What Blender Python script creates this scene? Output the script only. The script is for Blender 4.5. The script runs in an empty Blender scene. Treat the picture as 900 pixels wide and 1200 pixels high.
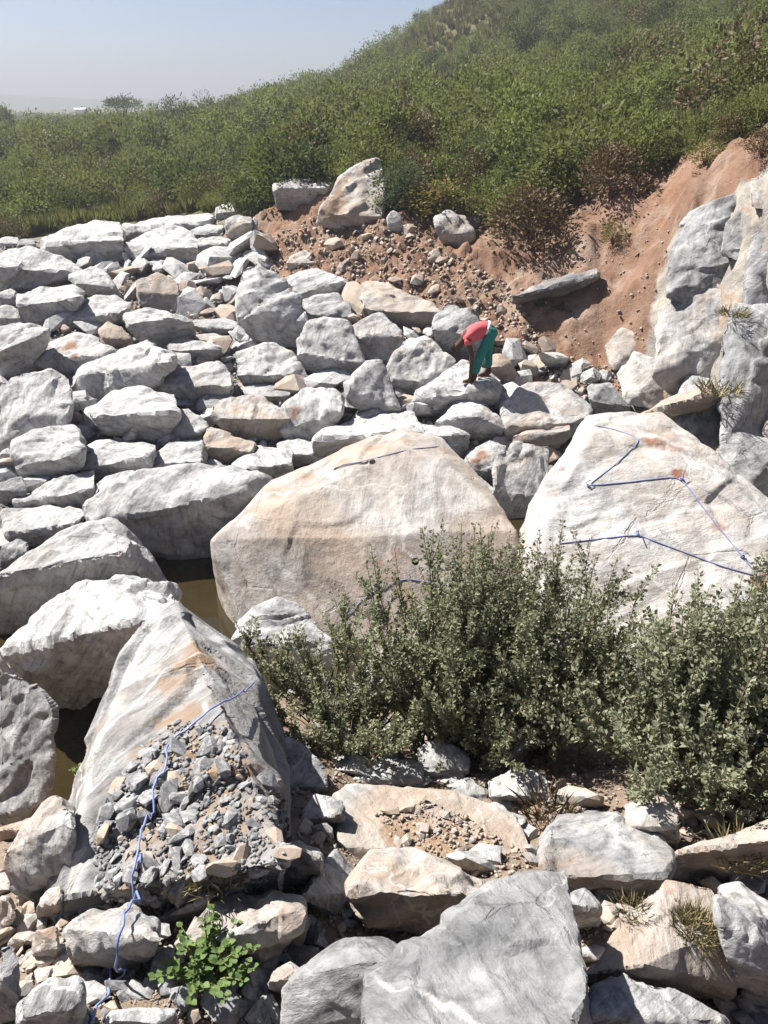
import bpy, bmesh, math, random
import numpy as np
from mathutils import Vector, Matrix
from mathutils.bvhtree import BVHTree

# ------------------------------------------------------------------ camera, sky, sun, exposure
SC = bpy.context.scene
COL = SC.collection
FPX = 923.0                      # focal length in photograph pixels (900 x 1200)
PITCH = math.radians(27.4)       # the camera looks down by this much
CAMZ = 5.0
cam_data = bpy.data.cameras.new('camera')
cam_data.sensor_fit = 'VERTICAL'
cam_data.sensor_height = 36.0
cam_data.lens = 36.0 * FPX / 1200.0
cam_data.clip_start = 0.05
cam_data.clip_end = 9000.0
cam = bpy.data.objects.new('camera', cam_data)
cam.location = (0, 0, CAMZ)
cam.rotation_euler = (math.pi / 2 - PITCH, 0, 0)
COL.objects.link(cam)
SC.camera = cam

SUN_AZ = math.radians(-60)       # measured from +Y (away from the camera), minus = to the left
SUN_EL = math.radians(50)
sun_dir = Vector((math.sin(SUN_AZ) * math.cos(SUN_EL), math.cos(SUN_AZ) * math.cos(SUN_EL), math.sin(SUN_EL)))
world = bpy.data.worlds.new('World')
SC.world = world
world.use_nodes = True
wn, wl = world.node_tree.nodes, world.node_tree.links
wn.clear()
w_out = wn.new('ShaderNodeOutputWorld')
w_bg = wn.new('ShaderNodeBackground')
w_sky = wn.new('ShaderNodeTexSky')
w_sky.sky_type = 'NISHITA'
w_sky.sun_disc = False
w_sky.sun_elevation = SUN_EL
w_sky.sun_rotation = SUN_AZ
w_sky.altitude = 300
w_sky.air_density = 0.6
w_sky.dust_density = 1.3
w_sky.ozone_density = 1.5
w_bg.inputs['Strength'].default_value = 0.05
wl.new(w_sky.outputs[0], w_bg.inputs['Color'])
wl.new(w_bg.outputs[0], w_out.inputs['Surface'])
sun_data = bpy.data.lights.new('sun', 'SUN')
sun_data.energy = 5.0
sun_data.angle = math.radians(0.53)
sun_data.color = (1.0, 0.955, 0.89)
sun = bpy.data.objects.new('sun', sun_data)
sun.rotation_euler = (-sun_dir).to_track_quat('-Z', 'Y').to_euler()
COL.objects.link(sun)
SC.view_settings.view_transform = 'Standard'
SC.view_settings.look = 'None'
SC.view_settings.gamma = 1.0
SC.view_settings.exposure = 1.42
SC.view_settings.use_curve_mapping = False
SC.cycles.use_denoising = True
SC.cycles.max_bounces = 6
SC.cycles.diffuse_bounces = 1
SC.cycles.glossy_bounces = 2
SC.cycles.transmission_bounces = 4
SC.cycles.volume_bounces = 1
SC.cycles.transparent_max_bounces = 8
SC.cycles.caustics_reflective = False
SC.cycles.caustics_refractive = False

# ------------------------------------------------------------------ small helpers
CT, ST = math.cos(PITCH), math.sin(PITCH)
C0 = np.array([0, 0, CAMZ])
def ray(px, py):
    a, b = (px - 450.0) / FPX, (600.0 - py) / FPX
    return np.array([a, CT + b * ST, -ST + b * CT])      # depth along the view axis = 1
def P(px, py, Y):
    d = ray(px, py)
    return tuple(C0 + d * (Y / d[1]))
def to_px(p):
    p = np.asarray(p, float) - C0
    dep = p[..., 1] * CT - p[..., 2] * ST
    up = p[..., 1] * ST + p[..., 2] * CT
    dep = np.where(np.abs(dep) < 1e-6, 1e-6, dep)
    return 450 + FPX * p[..., 0] / dep, 600 - FPX * up / dep, dep

_rs = np.random.RandomState(7)
PERM = np.concatenate([_rs.permutation(256)] * 3)
GRAD = _rs.normal(size=(256, 3)); GRAD /= np.linalg.norm(GRAD, axis=1)[:, None]
def noise3(p):
    p = np.asarray(p, float)
    i = np.floor(p).astype(np.int64); f = p - i
    i &= 255
    u = f * f * f * (f * (f * 6 - 15) + 10)
    out = np.zeros(len(p))
    for dx in (0, 1):
        for dy in (0, 1):
            for dz in (0, 1):
                h = PERM[PERM[PERM[i[:, 0] + dx] + i[:, 1] + dy] + i[:, 2] + dz]
                g = GRAD[h]
                w = (u[:, 0] if dx else 1 - u[:, 0]) * (u[:, 1] if dy else 1 - u[:, 1]) * (u[:, 2] if dz else 1 - u[:, 2])
                out += w * (g[:, 0] * (f[:, 0] - dx) + g[:, 1] * (f[:, 1] - dy) + g[:, 2] * (f[:, 2] - dz))
    return out * 1.6
def fbm(p, octs=4, gain=0.5):
    p = np.asarray(p, float); s = 0; a = 1.0
    for k in range(octs):
        s = s + a * noise3(p * (2.03 ** k) + 17.3 * k); a *= gain
    return s

def mesh_from(verts, faces, name='mesh'):
    me = bpy.data.meshes.new(name)
    me.from_pydata([tuple(v) for v in verts], [], [tuple(f) for f in faces])
    me.update()
    return me
def fast_mesh(name, V, quads=None, tris=None):
    """numpy arrays straight into a mesh"""
    me = bpy.data.meshes.new(name)
    V = np.asarray(V, np.float32)
    me.vertices.add(len(V)); me.vertices.foreach_set('co', V.ravel())
    parts, tot = [], []
    if quads is not None and len(quads): parts.append(np.asarray(quads, np.int32).ravel()); tot.append(np.full(len(quads), 4, np.int32))
    if tris is not None and len(tris): parts.append(np.asarray(tris, np.int32).ravel()); tot.append(np.full(len(tris), 3, np.int32))
    loops = np.concatenate(parts); tot = np.concatenate(tot)
    me.loops.add(len(loops)); me.loops.foreach_set('vertex_index', loops)
    me.polygons.add(len(tot))
    me.polygons.foreach_set('loop_start', np.concatenate([[0], np.cumsum(tot)[:-1]]).astype(np.int32))
    me.update(calc_edges=True)
    return me
def link(name, me, mat=None, parent=None, loc=None, smooth=False):
    o = bpy.data.objects.new(name, me)
    COL.objects.link(o)
    if mat is not None and me is not None and len(me.materials) == 0: me.materials.append(mat)
    if parent is not None: o.parent = parent
    if loc is not None: o.location = loc
    if smooth and me is not None:
        me.polygons.foreach_set('use_smooth', np.ones(len(me.polygons), bool))
    return o
def thing(o, label, cat, group=None):
    o['label'] = label; o['category'] = cat
    if group: o['group'] = group
    return o
def empty(name, loc, label, cat, group=None):
    o = bpy.data.objects.new(name, None); COL.objects.link(o); o.location = loc
    o.empty_display_size = 0.1
    return thing(o, label, cat, group)
def attr(me, name, vals):
    at = me.attributes.new(name, 'FLOAT', 'POINT')
    at.data.foreach_set('value', np.asarray(vals, np.float32))

# tubes: polyline -> closed tube arrays
def tube(pts, rad, seg=6):
    pts = np.asarray(pts, float); n = len(pts)
    rad = np.broadcast_to(np.asarray(rad, float), (n,))
    T = np.gradient(pts, axis=0); T /= np.linalg.norm(T, axis=1)[:, None] + 1e-9
    ref = np.array([0.31, 0.17, 0.93]); 
    A = np.cross(T, ref); A /= np.linalg.norm(A, axis=1)[:, None] + 1e-9
    B = np.cross(T, A)
    an = np.linspace(0, 2 * np.pi, seg, endpoint=False)
    V = (pts[:, None, :] + rad[:, None, None] * (np.cos(an)[None, :, None] * A[:, None, :] + np.sin(an)[None, :, None] * B[:, None, :])).reshape(-1, 3)
    q = []
    for i in range(n - 1):
        for j in range(seg):
            q.append((i * seg + j, i * seg + (j + 1) % seg, (i + 1) * seg + (j + 1) % seg, (i + 1) * seg + j))
    q = np.array(q)
    V = np.vstack([V, pts[0], pts[-1]])
    t = [(len(V) - 2, (j + 1) % seg, j) for j in range(seg)] + [(len(V) - 1, (n - 1) * seg + j, (n - 1) * seg + (j + 1) % seg) for j in range(seg)]
    return V, q, np.array(t)
class Bag:
    """collects pieces of one part"""
    def __init__(s): s.V = []; s.Q = []; s.T = []; s.n = 0
    def add(s, V, Q=None, T=None):
        if Q is not None and len(Q): s.Q.append(np.asarray(Q) + s.n)
        if T is not None and len(T): s.T.append(np.asarray(T) + s.n)
        s.V.append(np.asarray(V, float)); s.n += len(V)
    def tube(s, pts, rad, seg=5): s.add(*tube(pts, rad, seg))
    def mesh(s, name):
        return fast_mesh(name, np.vstack(s.V), np.vstack(s.Q) if s.Q else None, np.vstack(s.T) if s.T else None)

# ------------------------------------------------------------------ materials
def new_mat(name):
    m = bpy.data.materials.new(name); m.use_nodes = True
    nt = m.node_tree; nt.nodes.clear()
    out = nt.nodes.new('ShaderNodeOutputMaterial')
    return m, nt, nt.nodes, nt.links, out
class NB:
    """node building shorthand"""
    def __init__(s, nt): s.nt = nt; s.N = nt.nodes; s.L = nt.links
    def put(s, sock, v):
        if isinstance(v, bpy.types.NodeSocket): s.L.new(v, sock)
        elif v is not None: sock.default_value = v
    def noise(s, vec, scale, detail=4, rough=0.55, dist=0.0):
        n = s.N.new('ShaderNodeTexNoise'); s.put(n.inputs['Vector'], vec); s.put(n.inputs['Scale'], scale)
        n.inputs['Detail'].default_value = detail; n.inputs['Roughness'].default_value = rough; n.inputs['Distortion'].default_value = dist
        return n.outputs[0]
    def vor(s, vec, scale, feature='F1', out=0, rnd=1.0):
        n = s.N.new('ShaderNodeTexVoronoi'); n.feature = feature; s.put(n.inputs['Vector'], vec); s.put(n.inputs['Scale'], scale)
        n.inputs['Randomness'].default_value = rnd
        return n.outputs[out]
    def ramp(s, fac, stops):
        n = s.N.new('ShaderNodeValToRGB'); s.put(n.inputs[0], fac)
        el = n.color_ramp.elements
        while len(el) < len(stops): el.new(0.5)
        for e, (p, c) in zip(el, stops):
            e.position = p; e.color = (c, c, c, 1) if isinstance(c, (int, float)) else (*c, 1)
        return n.outputs[0]
    def mix(s, fac, a, b, mode='MIX'):
        n = s.N.new('ShaderNodeMix'); n.data_type = 'RGBA'; n.blend_type = mode
        s.put(n.inputs[0], fac)
        for k, v in ((6, a), (7, b)):
            if isinstance(v, tuple) and len(v) == 3: v = (*v, 1)
            s.put(n.inputs[k], v)
        return n.outputs[2]
    def math(s, op, a, b=None, clamp=False):
        n = s.N.new('ShaderNodeMath'); n.operation = op; n.use_clamp = clamp
        s.put(n.inputs[0], a)
        if b is not None: s.put(n.inputs[1], b)
        return n.outputs[0]
    def attr(s, name, kind='GEOMETRY', out='Fac'):
        n = s.N.new('ShaderNodeAttribute'); n.attribute_type = kind; n.attribute_name = name
        return n.outputs[out]
    def vmath(s, op, a, b):
        n = s.N.new('ShaderNodeVectorMath'); n.operation = op
        s.put(n.inputs[0], a); s.put(n.inputs[1], b)
        return n.outputs[0]
    def coords(s, which='Object'):
        return s.N.new('ShaderNodeTexCoord').outputs[which]
    def mapping(s, vec, scale=(1, 1, 1), rot=(0, 0, 0)):
        n = s.N.new('ShaderNodeMapping'); s.put(n.inputs[0], vec); n.inputs['Scale'].default_value = scale; n.inputs['Rotation'].default_value = rot
        return n.outputs[0]
    def bump(s, h, strength, dist, normal=None):
        n = s.N.new('ShaderNodeBump'); s.put(n.inputs['Height'], h); n.inputs['Strength'].default_value = strength
        s.put(n.inputs['Distance'], dist)
        if normal is not None: s.put(n.inputs['Normal'], normal)
        return n.outputs[0]
    def principled(s, out, color, rough=0.9, normal=None, spec=0.3):
        n = s.N.new('ShaderNodeBsdfPrincipled'); s.put(n.inputs['Base Color'], color if not (isinstance(color, tuple) and len(color) == 3) else (*color, 1))
        s.put(n.inputs['Roughness'], rough); n.inputs['Specular IOR Level'].default_value = spec
        if normal is not None: s.put(n.inputs['Normal'], normal)
        s.L.new(n.outputs[0], out.inputs['Surface'])
        return n

def rock_material():
    m, nt, N, L, out = new_mat('banded_gneiss')
    b = NB(nt)
    co = b.coords('Object')
    rnd = N.new('ShaderNodeObjectInfo').outputs['Random']
    sh = N.new('ShaderNodeCombineXYZ'); b.put(sh.inputs[0], b.math('MULTIPLY', rnd, 37.0)); b.put(sh.inputs[1], b.math('MULTIPLY', rnd, 91.0)); b.put(sh.inputs[2], b.math('MULTIPLY', rnd, 53.0))
    v = b.vmath('ADD', co, sh.outputs[0])
    sc = b.attr('grain', 'OBJECT')                     # pattern scale: small rocks carry finer patterns
    vs = N.new('ShaderNodeVectorMath'); vs.operation = 'SCALE'; L.new(v, vs.inputs[0]); L.new(sc, vs.inputs['Scale'])
    v = vs.outputs[0]
    # gneiss banding: stretched noise
    rotn = N.new('ShaderNodeVectorRotate'); rotn.rotation_type = 'AXIS_ANGLE'; L.new(v, rotn.inputs['Vector'])
    rotn.inputs['Axis'].default_value = (0.5, 0.7, 0.3); L.new(b.math('MULTIPLY', rnd, 6.0), rotn.inputs['Angle'])
    band = b.noise(b.mapping(rotn.outputs[0], (0.7, 0.9, 7.0)), 1.2, 6, 0.62, 0.9)
    blot = b.noise(v, 1.1, 6, 0.6, 0.4)
    blot2 = b.noise(v, 3.7, 6, 0.65, 0.6)
    fine = b.noise(v, 26.0, 5, 0.7)
    tone, warm = b.attr('tone', 'OBJECT'), b.attr('warm', 'OBJECT')
    dark = b.mix(b.ramp(blot2, [(0.3, 0.0), (0.7, 1.0)]), (0.100, 0.104, 0.112), (0.190, 0.194, 0.200))
    light = b.mix(b.ramp(blot2, [(0.3, 0.0), (0.7, 1.0)]), (0.345, 0.345, 0.347), (0.53, 0.525, 0.512))
    toneN = b.math('ADD', tone, b.math('MULTIPLY', b.math('SUBTRACT', blot, 0.5), 1.5))
    col = b.mix(b.ramp(toneN, [(0.15, 0.0), (0.85, 1.0)]), dark, light)
    # darker mineral bands
    col = b.mix(b.math('MULTIPLY', b.ramp(band, [(0.50, 0.0), (0.66, 1.0)]), 0.42), col, (0.12, 0.118, 0.116), 'MIX')
    # broken weathered surface: pits, scuffs and streaks in the stone's own colour
    mot = b.noise(v, 6.5, 9, 0.74, 0.3)
    streak = b.noise(b.mapping(rotn.outputs[0], (0.8, 1.0, 6.0), (0.4, 0.2, 0.9)), 3.2, 9, 0.72, 0.5)
    col = b.mix(1.0, col, b.ramp(mot, [(0.34, 0.56), (0.50, 0.98), (0.70, 1.16)]), 'MULTIPLY')
    col = b.mix(1.0, col, b.ramp(streak, [(0.34, 0.60), (0.48, 1.0), (0.72, 1.10)]), 'MULTIPLY')
    # iron stain: pale tan wash then rusty cores
    wn_ = b.noise(v, 0.9, 5, 0.62, 1.2)
    wf = b.math('ADD', b.math('MULTIPLY', b.math('SUBTRACT', wn_, 0.52), 3.0), b.math('MULTIPLY', b.math('SUBTRACT', warm, 0.33), 1.9), True)
    tan = b.mix(blot2, (0.26, 0.19, 0.135), (0.40, 0.325, 0.26))
    col = b.mix(b.math('MULTIPLY', wf, 0.82), col, tan)
    rust = b.math('MULTIPLY', b.ramp(b.noise(v, 1.9, 5, 0.7, 0.8), [(0.60, 0.0), (0.74, 1.0)]), b.math('ADD', b.math('MULTIPLY', warm, 0.7), 0.10), True)
    col = b.mix(rust, col, (0.30, 0.15, 0.065))
    st = b.attr('stain')
    col = b.mix(st, col, b.mix(blot2, (0.14, 0.055, 0.026), (0.28, 0.12, 0.05)))
    col = b.mix(b.math('MULTIPLY', b.attr('soil'), 0.95), col, b.mix(fine, (0.20, 0.13, 0.08), (0.34, 0.24, 0.16)))
    # quartz veins
    vein = b.vor(b.vmath('ADD', v, b.noise(v, 1.6, 4, 0.6)), 0.8, 'DISTANCE_TO_EDGE')
    vf = b.math('MULTIPLY', b.ramp(vein, [(0.004, 1.0), (0.014, 0.0)]), b.ramp(b.noise(v, 0.8, 2), [(0.5, 0.0), (0.62, 0.75)]))
    col = b.mix(vf, col, (0.52, 0.51, 0.49))
    col = b.mix(b.attr('quartz'), col, (0.56, 0.54, 0.51))
    # speckle and hairline cracks
    col = b.mix(b.ramp(fine, [(0.60, 0.0), (0.76, 0.45)]), col, (0.085, 0.083, 0.08))
    col = b.mix(b.ramp(fine, [(0.26, 0.35), (0.40, 0.0)]), col, (0.52, 0.515, 0.50))
    cr = b.vor(rotn.outputs[0], 1.7, 'DISTANCE_TO_EDGE')
    crn = b.math('ADD', cr, b.math('MULTIPLY', b.math('SUBTRACT', b.noise(v, 7.0, 4, 0.7), 0.5), 0.12))
    crack = b.math('MULTIPLY', b.ramp(b.math('ABSOLUTE', crn), [(0.0, 1.0), (0.012, 0.0)]), b.ramp(b.noise(v, 1.3, 2), [(0.5, 0.0), (0.6, 1.0)]))
    col = b.mix(b.math('MULTIPLY', crack, 0.25), col, (0.06, 0.055, 0.05))
    h = b.math('ADD', b.math('MULTIPLY', blot2, 0.6), b.math('ADD', b.math('MULTIPLY', fine, 0.16), b.math('MULTIPLY', band, 0.22)))
    h = b.math('SUBTRACT', h, b.math('MULTIPLY', crack, 0.2))
    h = b.math('ADD', h, b.math('ADD', b.math('MULTIPLY', mot, 0.75), b.math('MULTIPLY', streak, 0.45)))
    nrm = b.bump(h, 0.9, b.attr('relief', 'OBJECT'))
    b.principled(out, col, 0.88, nrm, 0.25)
    return m
ROCK = rock_material()

# ------------------------------------------------------------------ terrain
CP = []
for x in (-1.2, 0.0, 1.5, 3.2):
    CP += [(x, 0.0, 3.35), (x, 1.2, 2.85), (x, 2.5, 2.28 + 0.06 * max(0, x))]
CP += [(-0.9, 4.2, 1.35), (0.4, 4.2, 1.3), (1.8, 4.2, 1.35), (3.2, 4.2, 1.7), (0.4, 5.3, 0.5), (2.0, 5.3, 0.6), (3.6, 5.3, 1.2)]
CP += [(-3.0, 0.0, 3.2), (-2.6, 1.4, 2.6), (-1.9, 3.0, 1.45), (-2.6, 4.0, 0.1), (-1.75, 4.4, 0.45), (-2.9, 5.5, -0.8), (-2.3, 6.5, -0.9), (-1.9, 8.0, -0.9), (-2.4, 9.3, -0.6),
       (-5.0, 4.0, 0.5), (-5.0, 6.5, 0.15), (-8.0, 4.0, 1.0), (-6.0, 1.0, 2.6)]
CP += [(0.0, 7.0, -0.7), (0.6, 8.6, -0.6), (2.5, 6.6, -0.3), (3.8, 8.0, -0.2), (1.6, 9.6, -0.45)]
CP += [(-6, 9, 0.1), (-3.2, 11, 0.0), (0, 11, 0.0), (3, 10.5, 0.1), (-9, 13, 0.4), (-4.5, 14, 0.4), (0, 13.5, 0.45), (-10, 19, 0.9), (-5, 18.5, 1.0), (-13, 25, 1.15), (-7, 22, 1.5)]
for q in ((700, 450, 13.4), (600, 430, 14), (480, 395, 15.6), (400, 370, 16.5), (300, 345, 18.5), (640, 255, 18.3), (560, 266, 18.8), (720, 205, 18.0), (800, 182, 17.3),
          (900, 150, 16.5), (470, 243, 20.0), (390, 225, 21.5), (300, 258, 22), (200, 270, 24), (100, 278, 25), (0, 288, 25.5), (640, 345, 15.7), (720, 325, 15.2), (560, 335, 16.5), (480, 315, 17.6),
          (690, 240, 17.2), (760, 235, 16.2), (760, 490, 11.8), (850, 540, 10.0), (900, 585, 9.2), (800, 258, 14.5), (860, 228, 13.6), (900, 207, 12.8), (820, 380, 12.5), (900, 400, 11.1), (775, 380, 13.6)):
    CP.append(P(*q))
CP += [(8, 11, 5.2), (9, 8, 4.6), (7, 5, 3.6), (6.0, 2.5, 3.2), (10, 14, 5.6), (7.0, 8.6, 2.0), (-15, 27, 1.0), (-8, 28, 1.5), (-4, 26, 2.4), (-30, 60, 0.8), (-10, 60, 2.0), (-60, 120, 0.6), (-22, 120, 2.4), (-100, 300, 0), (-30, 250, 1),
       (-300, 1000, 0), (-1500, 2600, 0), (1500, 2600, 0), (400, 1000, 0), (-10, -10, 3.4), (10, -10, 4.2), (0, -5, 3.7), (0, -60, 4), (-60, 0, 0.5), (60, 0, 9), (-300, 0, 0), (300, 0, 10),
       (0, 30, 3.7), (0, 50, 4.0), (3, 80, 7.0), (5, 113, 13.2), P(575, -14, 112), P(540, 0, 113), P(440, 76, 112), (10.7, 45, 5.9), (19.4, 85, 13.4), (13.7, 32, 5.7), (24.6, 60, 10.9), (22, 120, 21), (40, 120, 27), (40, 60, 16), (80, 120, 32), (70, 60, 22),
       (6, 170, 7), (40, 200, 16), (-12, 160, 2.5), (-6.4, 110, 6.0), (-15, 110, 3.6), (-26, 110, 1.6), (200, 400, 8), (100, 300, 12), (0, 400, 1)]
CP = np.array(CP)
def uv_(x, y): 
    x = np.asarray(x, float); y = np.asarray(y, float); r = np.sqrt(y * y + 16.0)
    return np.stack([np.arcsinh(2.4 * x / r), np.arcsinh(y / 5.0)], -1)
_U = uv_(CP[:, 0], CP[:, 1])
def _tps(r2): return 0.5 * r2 * np.log(r2 + 1e-12)
def _solve():
    n = len(_U)
    K = _tps(((_U[:, None] - _U[None]) ** 2).sum(-1)) + np.eye(n) * 0.0006
    Q = np.hstack([np.ones((n, 1)), _U])
    A = np.block([[K, Q], [Q.T, np.zeros((3, 3))]])
    return np.linalg.solve(A, np.concatenate([CP[:, 2], np.zeros(3)]))
_Wt = _solve()
def ground(x, y):
    x = np.atleast_1d(np.asarray(x, float)); y = np.atleast_1d(np.asarray(y, float))
    out = np.empty(len(x))
    for a in range(0, len(x), 20000):
        u = uv_(x[a:a + 20000], y[a:a + 20000])
        out[a:a + 20000] = _tps(((u[:, None] - _U[None]) ** 2).sum(-1)) @ _Wt[:-3] + _Wt[-3] + u @ _Wt[-2:]
    return out
def hit_ground(px, py):
    d = ray(px, py)
    t = np.concatenate([np.linspace(1.2, 40, 800), np.linspace(40.2, 400, 700)])
    p = C0 + d * t[:, None]
    below = p[:, 2] < ground(p[:, 0], p[:, 1])
    k = int(np.argmax(below)) if below.any() else len(t) - 1
    return p[k]

WATER_Z = -0.22
def in_poly(x, y, poly):
    poly = np.asarray(poly, float); inside = np.zeros(len(x), bool); j = len(poly) - 1
    for i in range(len(poly)):
        xi, yi = poly[i]; xj, yj = poly[j]
        c = ((yi > y) != (yj > y)) & (x < (xj - xi) * (y - yi) / (yj - yi + 1e-9) + xi)
        inside ^= c; j = i
    return inside
def poly_soft(x, y, poly, w):
    """1 inside, falling to 0 over w outside"""
    poly = np.asarray(poly, float); d = np.full(len(x), 1e9)
    for i in range(len(poly)):
        a, b_ = poly[i], poly[(i + 1) % len(poly)]
        ab = b_ - a; t = np.clip(((x - a[0]) * ab[0] + (y - a[1]) * ab[1]) / (ab @ ab + 1e-9), 0, 1)
        d = np.minimum(d, np.hypot(x - a[0] - t * ab[0], y - a[1] - t * ab[1]))
    d[in_poly(x, y, poly)] = 0
    return np.clip(1 - d / w, 0, 1)
# outlines of the soil areas, walked on the plan (metres): taken from points on the ground
def plan(pts): return [tuple(hit_ground(*p)[:2]) for p in pts]
BANK_TOP = [(300, 262), (345, 243), (390, 232), (470, 250), (520, 266), (560, 270), (600, 272), (640, 262), (670, 240), (720, 207), (800, 186), (900, 158)]
BANK = plan([(280, 300)] + BANK_TOP + [(900, 190), (860, 224), (800, 262), (770, 330), (755, 400), (722, 448), (660, 452), (600, 440), (540, 410), (470, 395), (400, 360), (330, 335)])
VEG_EDGE = plan([(0, 284), (60, 274), (140, 262), (230, 250), (290, 252), (330, 240)] + [(x, y - 4) for x, y in BANK_TOP[2:]])
VEG = VEG_EDGE + [(60, 18), (400, 100), (600, 2600), (-1600, 2600), (-1600, 27), (-60, 26.5)]
WALL = plan([(758, 480), (765, 430), (782, 330), (800, 262), (860, 230), (915, 205), (960, 400), (960, 620), (880, 600), (820, 540)])
DUST = plan([(110, 330), (190, 285), (290, 268), (300, 345), (330, 350), (430, 350), (300, 400), (180, 395)])

def axis_steps(spec):
    out = [spec[0][0]]
    for (a, s0), (b_, s1) in zip(spec[:-1], spec[1:]):
        x = out[-1]
        while x < b_ - 1e-6:
            t = (x - a) / (b_ - a); x = min(b_, x + s0 + (s1 - s0) * t); out.append(x)
    return np.array(out)
XS = axis_steps([(-1800, 250), (-300, 60), (-60, 4), (-12, 0.35), (-4.5, 0.06), (5.5, 0.06), (12, 0.3), (60, 4), (300, 60), (1800, 250)])
YS = axis_steps([(-120, 30), (-10, 2), (0.6, 0.06), (8, 0.06), (22, 0.09), (30, 0.35), (120, 3), (400, 30), (2600, 250)])
gx, gy = np.meshgrid(XS, YS)
gx, gy = gx.ravel(), gy.ravel()
gz = ground(gx, gy)
m_bank = poly_soft(gx, gy, BANK, 0.9)
m_veg = poly_soft(gx, gy, VEG, 0.7)
m_wall = poly_soft(gx, gy, WALL, 0.35)
m_dust = poly_soft(gx, gy, DUST, 1.5)
near = np.clip((30 - np.hypot(gx, gy)) / 10, 0, 1)
g3 = np.stack([gx, gy, gz], 1)
sel = np.hypot(gx, gy) < 45
dz = np.zeros(len(gx))
n1 = fbm(g3[sel] * 1.1, 4); n2 = fbm(g3[sel] * 5.0, 4, 0.6)
gul = 1 - np.abs(noise3(g3[sel] * np.array([1.7, 0.45, 0.45]) + 5)) * 2.2        # run-off gullies down the bank
n3 = np.abs(fbm(g3[sel] * 9.0 + 3, 3, 0.6))
lumps = np.maximum(0, fbm(g3[sel] * 3.1 + 40, 3, 0.55))
chute = np.clip((gx[sel] - 2.6) / 1.2, 0, 1)                                    # smooth washed earth on the right of the bank
bk = m_bank[sel]
dz[sel] = near[sel] * (0.07 * n1 + 0.035 * n2) + bk * (1 - chute) * (0.14 * n1 + 0.05 * n2 + 0.10 * np.floor(lumps * 4) / 4 + 0.03 * n3) + bk * chute * (0.10 * n1 - 0.16 * np.maximum(0, gul) + 0.02 * n2) \
    + m_veg[sel] * 0.1 * n1 + m_wall[sel] * (0.20 * np.floor(3 * n1) / 3 + 0.08 * np.floor(4 * n2) / 4)
dz = dz + 0.075 * np.clip((4.6 - gy) / 0.8, 0, 1) * (np.hypot(gx, gy) < 12)
gz = gz + dz
def build_ground():
    nx, ny = len(XS), len(YS)
    i = np.arange(nx * ny).reshape(ny, nx)
    q = np.stack([i[:-1, :-1], i[:-1, 1:], i[1:, 1:], i[1:, :-1]], -1).reshape(-1, 4)
    me = fast_mesh('ground', np.stack([gx, gy, gz], 1), q)
    attr(me, 'bank', m_bank); attr(me, 'veg', m_veg); attr(me, 'dust', m_dust); attr(me, 'wall', m_wall)
    fg = np.clip((6.0 - gy) / 1.5, 0, 1) * np.clip((gy + 30) / 5, 0, 1)
    attr(me, 'fore', fg)
    m, nt, N, L, out = new_mat('quarry_soil')
    b = NB(nt); v = b.coords('Object')
    big = b.noise(v, 0.45, 5, 0.6); mid = b.noise(v, 2.3, 6, 0.65, 0.5); fine = b.noise(v, 14, 6, 0.7); grit = b.noise(v, 60, 3, 0.7)
    floor_ = b.mix(mid, (0.115, 0.105, 0.095), (0.215, 0.19, 0.165))
    fore = b.mix(mid, (0.17, 0.125, 0.09), (0.28, 0.22, 0.17))
    dust = b.mix(mid, (0.15, 0.10, 0.075), (0.26, 0.195, 0.15))
    red = b.mix(b.ramp(big, [(0.30, 0.0), (0.62, 1.0)]), (0.195, 0.098, 0.055), (0.165, 0.100, 0.070))
    red = b.mix(b.ramp(mid, [(0.42, 0.0), (0.72, 0.85)]), red, (0.225, 0.15, 0.11))
    red = b.mix(b.ramp(fine, [(0.52, 0.0), (0.70, 0.7)]), red, (0.105, 0.060, 0.042))
    pale = b.ramp(b.noise(v, 0.8, 5, 0.7, 1.5), [(0.50, 0.0), (0.64, 0.85)])
    red = b.mix(pale, red, (0.30, 0.235, 0.19))
    vegc = b.mix(mid, (0.055, 0.062, 0.022), (0.13, 0.115, 0.055))
    run = b.noise(b.mapping(v, (3.0, 0.35, 0.35)), 1.6, 6, 0.65, 0.3)           # run-off streaks
    red = b.mix(b.ramp(run, [(0.42, 0.0), (0.62, 0.55)]), red, (0.25, 0.155, 0.105))
    red = b.mix(b.ramp(run, [(0.28, 0.55), (0.42, 0.0)]), red, (0.135, 0.068, 0.042))
    col = b.mix(b.attr('fore'), floor_, fore)
    col = b.mix(b.attr('dust'), col, dust)
    nz = b.math('MULTIPLY', b.math('SUBTRACT', mid, 0.5), 1.3)
    col = b.mix(b.ramp(b.math('ADD', b.attr('veg'), nz), [(0.4, 0.0), (0.65, 1.0)]), col, vegc)
    col = b.mix(b.ramp(b.math('ADD', b.attr('bank'), nz), [(0.4, 0.0), (0.6, 1.0)]), col, red)
    wallc = b.mix(b.ramp(mid, [(0.35, 0.0), (0.65, 1.0)]), (0.17, 0.165, 0.16), (0.38, 0.34, 0.29))
    wallc = b.mix(b.ramp(b.noise(v, 1.7, 5, 0.7, 1.0), [(0.55, 0.0), (0.7, 0.7)]), wallc, (0.30, 0.17, 0.09))
    col = b.mix(b.ramp(b.math('ADD', b.attr('wall'), nz), [(0.4, 0.0), (0.6, 1.0)]), col, wallc)
    col = b.mix(b.ramp(grit, [(0.55, 0.0), (0.75, 0.35)]), col, (0.32, 0.28, 0.24))
    col = b.mix(b.ramp(grit, [(0.28, 0.4), (0.42, 0.0)]), col, (0.06, 0.048, 0.038))
    h = b.math('ADD', b.math('MULTIPLY', mid, 0.5), b.math('ADD', b.math('MULTIPLY', fine, 0.35), b.math('MULTIPLY', grit, 0.12)))
    b.principled(out, col, 0.95, b.bump(h, 1.0, 0.11), 0.15)
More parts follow.
